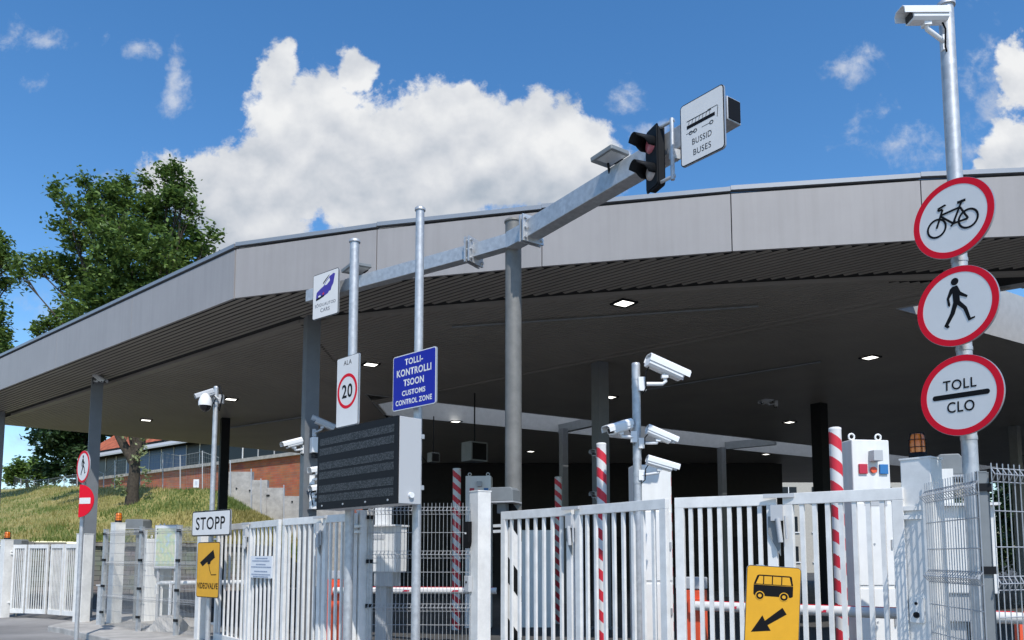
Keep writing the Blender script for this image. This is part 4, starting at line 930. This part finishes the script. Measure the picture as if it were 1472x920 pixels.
def flood(label, px, py, Y, yaw, s_, armto):
    t = sign('floodlight', label, 'floodlight', P(px, py, Y), yaw, 'slim floodlights on the gantry arm'); t.rotation_euler = (R(-6), R(-6), yaw)
    m = MB(); m.xz(rrect(s_ * 1.25, s_ * 1.3, .02), .0, .05)
    for v in m.v: v.y, v.z = v.z, -v.y
    m.build('housing', 'hood', t, bevel=.006)
    m = MB(); m.box((0, -.02, -.052), (s_ * 1.0, s_ * .85, .006)); m.build('glass', 'floodglass', t)
    L = t.matrix_basis.inverted() @ Vector(armto)
    m = MB(); m.tube([(s_ * .2, s_ * .3, -.05), (s_ * .25, s_ * .35, -.1), L], .014, 8); m.box((s_ * .55, 0, -.03), (.05, .12, .05)); m.build('bracket', 'dark', t)
def onarm(px, py): return PZ(px, py, ZA)
q = onarm(878, 258); flood('grey floodlight left of the traffic light on the arm', 876, 222, q.y - .15, R(42), .25, q)
q = onarm(505, 408); flood('grey floodlight behind the twenty sign pole on the left arm', 512, 384, q.y - .1, R(42), .28, q)

# ------------------------------------------------------------------ surveillance cameras
def seccam(label, c, dirv, L, s_, mount, m_='camwhite', hoodm='camwhite', elbow=None):
    f = Vector(dirv).normalized(); r = f.cross(Vector((0, 0, 1))).normalized(); u = r.cross(f); c = Vector(c); mt = Matrix((r, f, u)).transposed()
    t = thing('security_camera', label, 'camera', c, 0, 'surveillance cameras'); o = c
    prof = [(-.5, -.35), (-.3, -.5), (.3, -.5), (.5, -.35), (.5, .2), (-.5, .2)]
    def ext(prof, y0, y1, mb, k=1):
        n = len(prof); vs = [c + mt @ Vector((x * s_ * k, y_, z * s_ * k)) for y_ in (y0, y1) for x, z in prof]
        mb.add(vs, [tuple(range(n)), tuple(range(2 * n - 1, n - 1, -1))] + [((i + 1) % n, i, n + i, n + (i + 1) % n) for i in range(n)])
    m = MB(o); ext(prof, -L / 2, L / 2 - .03, m); m.build('housing', m_, t, bevel=.004)
    m = MB(o); hp = [(-.58, -.12), (-.58, .3), (-.36, .52), (.36, .52), (.58, .3), (.58, -.12), (.54, -.12), (.54, .27), (.34, .47), (-.34, .47), (-.54, .27), (-.54, -.12)]; ext(hp, -L / 2 - .01, L / 2 + .05, m); m.build('sun_shield', hoodm, t)
    m = MB(o); ext([(-.36, -.34), (.36, -.34), (.36, .12), (-.36, .12)], L / 2 - .032, L / 2 - .022, m); m.build('lens_window', 'lens', t)
    m = MB(o); mo = Vector(mount); a = c - u * s_ * .5; b = a - u * s_ * .45
    if elbow: b = Vector((c.x, c.y, mo.z)) if elbow == 'L' else b
    m.tube([a, b, mo] if elbow != 'L' else [a, b.lerp(a, .25), b.lerp(mo, .15), mo], s_ * .16, 8); m.box(b.lerp(a, .7), (s_ * .5, s_ * .5, s_ * .25)); m.build('bracket', m_, t)
    m = MB(o); m.box(mo, (s_ * .6, s_ * .3, s_ * 1.1)); m.build('mount_plate', m_, t)
    m = MB(o); q = c - f * (L * .42) - u * s_ * .45; w_ = mo + Vector((0, -.01, -s_ * .5)); m.tube([q, q - u * s_ * .5 - f * .02, q.lerp(w_, .5) - Vector((0, 0, s_ * .8)), w_ - Vector((0, 0, s_ * .35)), w_], s_ * .06, 6); m.build('cable', 'black', t)
    return t
seccam('white camera at the very top of the right pole', P(1330, 23, 5.74), (-.97, -.10, -.08), .33, .115, P(1360, 62, 5.83))
seccam('big white camera pointing right at the top of the white camera pole', P(957, 529, 9.25), (.90, .25, -.33), .50, .155, P(923, 552, 9.25), elbow='L')
seccam('white camera pointing left halfway up the white camera pole', P(890, 614, 9.15), (-.74, -.55, -.30), .36, .125, P(911, 628, 9.24))
seccam('white camera pointing right halfway up the white camera pole', P(949, 625, 9.2), (.88, .1, -.36), .34, .115, P(922, 637, 9.25))
seccam('lowest white camera on the white pole before the cabinet', P(950, 667, 9.2), (.90, .05, -.26), .34, .115, P(922, 683, 9.25))
YK = K3C.y
seccam('white camera pointing left on the grey column beside the brick wall', P(421, 637, YK - .25), (-.72, -.6, -.32), .32, .135, P(436, 646, YK - .12))
seccam('grey camera peeking over the top left of the message board', P(466, 609, YK - .35), (-.85, -.3, .35), .38, .12, P(452, 622, YK - .2), 'camgrey', 'camgrey')
seccam('upper white camera half hidden behind the message board edge', P(460, 676, YK - .35), (-.75, -.6, -.2), .30, .15, P(449, 690, YK - .18))
seccam('lower white camera half hidden behind the message board edge', P(461, 702, YK - .35), (-.75, -.6, -.2), .30, .15, P(449, 715, YK - .18))
jb = thing('junction_box', 'white box with dark underside on the grey column by the message board', 'box', P(455, 641, YK - .22), TH)
m = MB(); m.xz([(-.1, -.13), (.1, -.13), (.12, .10), (.06, .15), (-.1, .15)], -.09, .09); m.build('case', 'camwhite', jb, bevel=.01); m = MB(); m.box((0, 0, -.17), (.14, .12, .08)); m.build('underside', 'dark', jb)
jb = thing('junction_box', 'small white box low on the grey column by the message board', 'box', P(454, 727, YK - .22), TH)
m = MB(); m.box((0, 0, 0), (.2, .14, .13)); m.build('case', 'camwhite', jb, bevel=.01); m = MB(); m.tube([(-.08, -.09, 0), (-.13, -.12, .2), (-.02, -.12, .34)], .01, 6); m.build('cable', 'dark', jb)
seccam('grey camera above the dome on the stop plate pole', P(296, 567, 13.0), (-.82, -.45, -.42), .26, .12, P(304, 577, 13.15), 'camgrey', 'camgrey')
dm = thing('dome_camera', 'white dome camera on the pole above the stop plate', 'camera', P(295, 580, 12.95)); m = MB()
m.lathe((0, 0, 0), [(.11, -.04), (.112, .02), (.09, .10), (.05, .16), (.02, .18)]); m.build('housing', 'camwhite', dm); m = MB(); m.lathe((0, 0, 0), [(.02, -.14), (.06, -.12), (.09, -.08), (.098, -.04)]); m.build('dome', 'lens', dm)
m = MB(); m.tube([(0, 0, .17), (.05, .1, .2), (.14, .22, .12)], .02, 8); m.build('bracket', 'camwhite', dm)
cb_ = thing('cable_box', 'small grey box with looped black cables behind the dome camera', 'box', P(318, 574, 13.25)); m = MB(); m.box((0, 0, 0), (.08, .08, .16)); m.build('case', 'camgrey', cb_, bevel=.008); m = MB(); m.tube([(-.06, -.05, .2), (.0, -.08, .22), (.04, -.06, .05), (0, -.07, -.22), (-.06, -.05, -.1)], .012, 6); m.build('cable', 'dark', cb_)
seccam('small grey camera under the canopy edge on the slim left column', P(143, 543, K2C.y - .4), (.75, -.2, -.5), .34, .12, P(134, 547, K2C.y - .1), 'camgrey', 'camgrey')
q = PZ(1108, 575, ZS); seccam('dim grey camera hanging below the dark soffit', q + Vector((-.15, -.1, -.03)), (-.8, -.3, -.35), .4, .15, q + Vector((.15, 0, -.1)), 'camgrey', 'camgrey')
YQ = K5C.y - .25
seccam('upper camera on the dark column left of the camera pole', P(858, 651, YQ), (-.6, -.75, -.1), .3, .14, P(866, 655, YQ + .15), 'camgrey', 'camgrey')
seccam('lower camera on the dark column left of the camera pole', P(858, 711, YQ), (-.6, -.75, -.1), .3, .14, P(866, 715, YQ + .15), 'camgrey', 'camgrey')

# ------------------------------------------------------------------ striped marker poles
def striped(label, px, Y, ytop, r=.066):
    b = P(px, 800, Y); z = P(px, ytop, Y).z; t = thing('striped_pole', label, 'marker pole', (b.x, b.y, 0), 0, 'red and white striped lane poles')
    m = MB(); n = 40; vs = []; fs = []
    nz = 380
    for i in range(nz + 1):
        for k in range(n): a = 2 * math.pi * k / n; vs.append((r * math.cos(a), r * math.sin(a), z * i / nz))
    pitch = .27
    m.smooth = True; m.v = [Vector(v) for v in vs]
    for i in range(nz):
        for k in range(n):
            a = 2 * math.pi * (k + .5) / n; zz = z * (i + .5) / nz; ph = ((zz - z + .10 + r * math.sin(a + math.pi / 2) * 0 + r * math.cos(a) * .9) / pitch) % 1
            m.f.append([i * n + k, i * n + (k + 1) % n, (i + 1) * n + (k + 1) % n, (i + 1) * n + k]); m.mi.append(1 if ph > .5 else 0); m.sm.append(True)
    m.build('shaft', ['signwhite', 'stripered'], t)
    m = MB(); m.lathe((0, 0, z), [(r * 1.02, -.02), (r * 1.02, .004), (r * .8, .012)], 24); m.build('cap', 'signwhite', t); return t
striped('striped pole left of the tall white cabinet with buttons', 1207, 8.5, 616)
striped('striped pole left of the white camera pole', 866, 10.3, 638)
striped('shaded striped pole left of the intercom post', 656, 17.0, 674, .09)
striped('shaded striped pole right of the gantry pole', 803, 18.5, 686, .085)
striped('striped pole mostly hidden behind the cabinet on the camera pole', 960.5, 11.6, 672)

# ------------------------------------------------------------------ lane cabinets
def kiosk(label, px, Y, z, w, d, yaw, detail=True, group='tall white lane cabinets'):
    b = P(px, 800, Y); t = thing('lane_cabinet', label, 'cabinet', (b.x, b.y, 0), yaw, group)
    m = MB(); m.box((0, d / 2, z / 2), (w, d, z)); m.build('body', 'kiosk', t, bevel=.012)
    for x in (-w * .36, w * .36):
        m = MB(); m.tube([(x + .035 * math.cos(a * .5236), d * .3, z + .045 + .035 * math.sin(a * .5236)) for a in range(13)], .011, 6); m.build('lifting_eye', 'kiosk', t)
    for z0, z1 in ((.5, 1.25), (1.27, 2.2)):
        m = MB(); m.box((0, -.006, (z0 + z1) / 2), (w * .97, .012, z1 - z0 - .02)); dd = m.build('door', 'kiosk', t, bevel=.004)
        h_ = MB(); h_.box((w * .44, -.022, (z0 + z1) / 2), (.02, .02, .1)); h_.build('handle', 'galv', dd)
        h_ = MB(); h_.cyl((w * -.02, -.012, (z0 + z1) / 2), (w * -.02, -.018, (z0 + z1) / 2), .012, 10); h_.build('lock', 'galv', dd)
    if detail:
        m = MB(); m.box((w * .06, -.05, z - .19), (.11, .10, .12)); m.build('card_reader', 'camgrey', t, bevel=.004)
        for x, mm in ((-.24, 'redbtn'), (.31, 'bluebtn')):
            m = MB(); m.box((x * w, -.012, z - .335), (.10, .024, .11)); m.build('lamp_button', mm, t, bevel=.004)
        m = MB(); m.cyl((w * .04, 0, z - .345), (w * .04, -.024, z - .345), .036, 16); m.build('round_button', 'orange', t)
        m = MB(); m.box((w * .06, -.008, z - .70), (w * .6, .016, .10)); m.build('slot', 'camgrey', t)
    return t
kiosk('tall white cabinet with red and blue buttons at right', 1258, 8.6, P(1258, 632, 8.6).z, .455, .34, R(8))
kiosk('white cabinet with camera shadows behind the white camera pole', 940, 10.15, P(941, 668, 10.15).z, .50, .34, R(4), False)
kiosk('shaded cabinet beside the striped pole behind the intercom post', 687, 17.3, P(687, 684, 17.3).z, .58, .4, R(-4))
kiosk('shaded pale cabinet seen through the left centre gate wing', 772, 17.5, 2.0, .8, .4, R(0), False)
kiosk('tall cabinet in half shade right of the left beacon post', 205, 17.9, 2.0, .5, .4, R(-45), False)
kiosk('tall cabinet in half shade left of the map board stand', 226, 18.6, 2.3, .34, .3, R(-45), False)
# terminals behind the mesh panels
def terminal(label, px, Y, ytop, yaw, s_=1.0):
    b = P(px, 800, Y); z = P(px, ytop, Y).z; t = thing('driver_terminal', label, 'terminal', (b.x, b.y, 0), yaw, 'white driver terminals behind mesh')
    m = MB(); m.box((0, .10, z - .31 * s_), (.42 * s_, .26 * s_, .62 * s_)); m.build('case', 'kiosk', t, bevel=.01)
    m = MB(); m.box((0, .08, z + .012), (.46 * s_, .34 * s_, .024)); m.build('lid', 'kiosk', t)
    m = MB(); m.box((-.08 * s_, -.036, z - .34 * s_), (.22 * s_, .012, .30 * s_)); m.build('door', 'kiosk', t)
    m = MB(); m.box((-.08 * s_, -.036, z - .14 * s_), (.2 * s_, .012, .06 * s_)); m.build('vent', 'camgrey', t)
    m = MB(); m.box((-.02, .10, z - .72 * s_), (.3 * s_, .22 * s_, .2 * s_)); m.build('lower_box', 'camgrey', t, bevel=.01)
    m = MB(); m.box((-.08 * s_, .12, (z - .8 * s_) / 2), (.18 * s_, .16 * s_, z - .8 * s_)); m.build('stand', 'camgrey', t)
    m = MB(); m.box((-.12 * s_, .13, z + .15 * s_), (.20 * s_, .12 * s_, .26 * s_)); m.build('back_plate', 'kiosk', t); return t
terminal('white terminal box behind the centre mesh panel', 553, 10.6, 757, R(-25))
terminal('large white terminal box behind the curved mesh at right', 1383, 6.9, 728, R(-18), 1.25)
# ------------------------------------------------------------------ barriers
def barrier(label, px, Y, armend, group='lane barriers'):
    b = P(px, 800, Y); e_ = Vector(armend); t = thing('lane_barrier', label, 'barrier', (b.x, b.y, 0), 0, group); o = Vector((b.x, b.y, 0))
    d = Vector((e_.x - b.x, e_.y - b.y, 0)); yaw = math.atan2(d.y, d.x)
    m = MB(o); m.box((b.x, b.y, .60), (.24, .3, 1.2), yaw + math.pi / 2); m.build('cabinet', 'orange', t, bevel=.012)
    m = MB(o); m.box((b.x, b.y, 1.28), (.25, .31, .14), yaw + math.pi / 2); m.build('head', 'camgrey', t, bevel=.012)
    za = e_.z; dn = d.normalized(); s0 = Vector((b.x, b.y, za)) - Vector((-dn.y, dn.x, 0)) * -.0 + Vector((0, -.19, 0))
    e2 = e_ + Vector((0, -.1, 0))
    m = MB(o); m.tube([s0, s0.lerp(e2, .5), e2], .055, 16); m.build('boom', 'signwhite', t)
    m = MB(o); m.box(s0 + Vector((0, .02, .058)) + (e2 - s0) * .5, ((e2 - s0).length * .96, .02, .008), math.atan2((e2 - s0).y, (e2 - s0).x)); m.build('boom_rubber', 'red', t)
    for k in (.15, .45, .75):
        m = MB(o); c = s0.lerp(e2, k) + Vector((0, -.056, 0)); m.xz([(c.x - .06, c.z - .012), (c.x + .05, c.z - .012), (c.x + .065, c.z + .018), (c.x - .03, c.z + .014)], c.y - .003, c.y + .02); m.build('maker_mark', 'redbtn', t)
    m = MB(o); dd = (e2 - s0).normalized(); m.cyl(e2 - dd * .001, e2 + dd * .012, .028, 12); m.build('end_cap', 'dark', t)
    m = MB(o); m.box((s0.x, s0.y + .03, za), (.14, .06, .16), yaw); m.build('boom_clamp', 'orange', t); return t
barrier('orange lane barrier with white boom, behind the right gate wing', 993, 9.3, PZ(1462, 888, 1.02))
barrier('orange lane barrier with white boom, behind the message board poles', 484, 13.4, P(714, 849, 13.1))
ar_ = P(1462, 800, 7.55); t = thing('boom_rest', 'orange boom rest post at the right picture edge', 'post', (ar_.x, ar_.y, 0)); m = MB()
m.xz([(-.05, 0), (.05, 0), (.04, .95), (.07, 1.06), (.05, 1.06), (0, .99), (-.05, 1.06), (-.07, 1.06), (-.04, .95)], -.04, .04); m.build('stem', 'orange', t); m = MB(); m.box((0, 0, .012), (.22, .22, .02)); m.build('foot', 'dark', t)
# ------------------------------------------------------------------ welded mesh fence panels
def meshpanel(t, o, a, b, z0, z1, step, wr, folds, fdir, horiz=(.35, .6, .85)):
    a, b = Vector((a[0], a[1], 0)), Vector((b[0], b[1], 0)); d = b - a; L = d.length; d.normalize(); q = Vector(fdir).normalized() * .055
    m = MB(o); prof = [(z0, 0)]
    for f_ in folds: prof += [(f_ - .045, 0), (f_, 1), (f_ + .045, 0)]
    prof += [(z1, 0)]; n = int(L / step)
    for k in range(n + 1):
        p = a + d * (k * L / n); m.tube([p + q * u + Vector((0, 0, z)) for z, u in prof], wr, 4, False, smooth=False)
    for f_ in folds:
        for dz, u in ((-.045, .02), (0, 1.06), (.045, .02)): m.tube([a + q * u + Vector((0, 0, f_ + dz)), b + q * u + Vector((0, 0, f_ + dz))], wr, 4, False, smooth=False)
    lv = sorted(folds)
    for f0, f1 in zip([z0] + lv, lv + [z1 - .03]):
        k = max(1, round((f1 - f0) / .24))
        for i in range(1, k): z = f0 + (f1 - f0) * i / k; m.tube([a + q * .06 + Vector((0, 0, z)), b + q * .06 + Vector((0, 0, z))], wr, 4, False, smooth=False)
    return m.build('mesh_panel', 'galv', t)
def fpost(t, o, p, z, w=.06, yaw=0, pm_='galv'):
    m = MB(o); m.box((p[0], p[1], z / 2), (w, w * .75, z), yaw); m.box((p[0], p[1], z + .004), (w * 1.08, w * .85, .01), yaw); po = m.build('post', pm_, t)
    for k in range(4):
        c_ = MB(o); c_.box((p[0], p[1] - w * .45, .4 + k * (z - .5) / 3), (w * 1.5, .03, .05), yaw); c_.build('clip', 'dark', po)
ce = thing('mesh_fence', 'welded mesh fence between the white post and the intercom post', 'fence', (pm.x, pm.y, 0), 0, 'welded mesh fences'); o = Vector((pm.x, pm.y, 0))
meshpanel(ce, o, (pm.x + .1, pm.y - .06), (pc.x - .12, pc.y - .02), .08, 2.28, .05, .0032, (2.18, 1.62, .95), (-.2, -1, 0)); fpost(ce, o, (pm.x + .1, pm.y + .0), 2.2)
a = P(1334, 800, 6.02); b = P(1412, 800, 5.12)
re = thing('mesh_fence', 'bowed mesh fence round the right sign pole', 'fence', (b.x, b.y, 0), 0, 'welded mesh fences'); o = Vector((b.x, b.y, 0))
meshpanel(re, o, (a.x, a.y), (b.x, b.y), .08, 2.17, .042, .0042, (2.06, 1.45, .8), (-1, -.35, 0)); fpost(re, o, (b.x + .04, b.y + .03), 2.16, .055, R(-20), 'hood'); fpost(re, o, (b.x + .10, b.y + .10), 2.16, .05, R(-20), 'hood')
c = P(1600, 800, 5.6); meshpanel(re, o, (b.x + .08, b.y - .02), (c.x, c.y), .08, 2.22, .055, .004, (2.14, 1.42, .75), (-.2, -1, 0)); fpost(re, o, (c.x, c.y), 2.2)
l0, l1, l2, l3 = P(151, 800, 16.8), P(203, 800, 15.4), P(257, 800, 14.6), P(286, 800, 14.1)
le = thing('mesh_fence', 'mesh fence in front of the map board on the left', 'fence', (l0.x, l0.y, 0), 0, 'welded mesh fences'); o = Vector((l0.x, l0.y, 0))
for p, q in ((l0, l1), (l1, l2), (l2, l3)): meshpanel(le, o, (p.x, p.y), (q.x, q.y), .15, 2.16, .05, .003, (2.08, 1.45, .75), (-.4, -1, 0))
for p, ww in ((l0, .10), (l1, .09), (l2, .09)): fpost(le, o, (p.x, p.y), 2.18, ww, R(-40))
sp_ = P(147, 800, 16.9); t = thing('short_post', 'short grey post at the left end of the mesh fence', 'post', (sp_.x, sp_.y, 0)); m = MB(); m.box((0, 0, .48), (.09, .09, .96)); m.build('shaft', 'galv', t); m = MB(); m.box((0, 0, .97), (.15, .12, .03)); m.build('cap', 'camgrey', t)
# map board, bent rail with its concrete foot
mp = P(237, 800, 17.6); t = thing('map_board', 'white bordered map board behind the left mesh fence', 'board', (mp.x, mp.y, 0), R(-22)); zc = P(237, 786, 17.6).z; w, h = .62, .94
m = MB(); m.box((0, .03, zc), (w + .06, .05, h + .06)); m.build('frame', 'camgrey', t, bevel=.006); m = MB(); m.box((0, 0, zc), (w, .012, h)); m.build('sheet', 'paper', t); m = MB(); m.box((.01, -.008, zc - .005), (w - .06, .006, h - .08)); m.build('map', 'map', t)
m = MB(); m.box((-.24, -.008, zc + .40), (.03, .007, .03)); m.box((-.24, -.008, zc + .31), (.03, .007, .04)); m.build('legend', 'black', t)
for x in (-.25, .25): m = MB(); m.cyl((x, .07, 0), (x, .07, zc + h / 2), .03, 10); m.build('leg', 'camgrey', t)
r0, r1_ = P(226, 838, 15.9), P(352, 837, 14.6); t = thing('bent_rail', 'white bent tube rail on a concrete foot behind the mesh fence', 'rail', (r0.x, r0.y, 0)); o = Vector((r0.x, r0.y, 0))
m = MB(o); m.tube([r0 + Vector((0, 0, -.22)), r0 + Vector((0, 0, -.08)), r0 + Vector((.03, 0, -.02)), r0 + Vector((.1, -.01, 0)), r1_], .045, 12); m.build('tube', 'white', t)
f = P(247, 800, 15.6); m = MB(o); m.cyl((f.x, f.y, .1), (f.x, f.y, r0.z), .035, 10); m.build('support', 'camwhite', t)
m = MB(o); vs = [(f.x + a * s_, f.y + b * s_, z) for s_, z in ((.36, .12), (.16, .42)) for a, b in ((-1, -.8), (1, -.8), (1, .8), (-1, .8))]; m.add(vs, [(4, 5, 6, 7), (0, 1, 5, 4), (1, 2, 6, 5), (2, 3, 7, 6), (3, 0, 4, 7)]); m.build('foot', 'concrete', t, bevel=.03)
# hanging display boxes in the dark
for px, py, Y, w, h, lb in ((682, 650, 20.5, .55, .52, 'dim hanging display box right of the blue sign'), (623, 658, 24, .3, .3, 'small dim box hanging beside the message board')):
    p = P(px, py, Y); t = thing('hanging_display', lb, 'display', p, R(40)); m = MB(); m.box((0, 0, 0), (w, w * .8, h)); m.build('case', 'hood', t, bevel=.01)
    m = MB(); m.box((0, -w * .4 - .006, 0), (w * .85, .012, h * .85)); m.build('screen', 'black', t); m = MB(); m.cyl((0, 0, h / 2), (0, 0, ZS - p.z), .02, 8); m.build('hanger', 'dark', t)
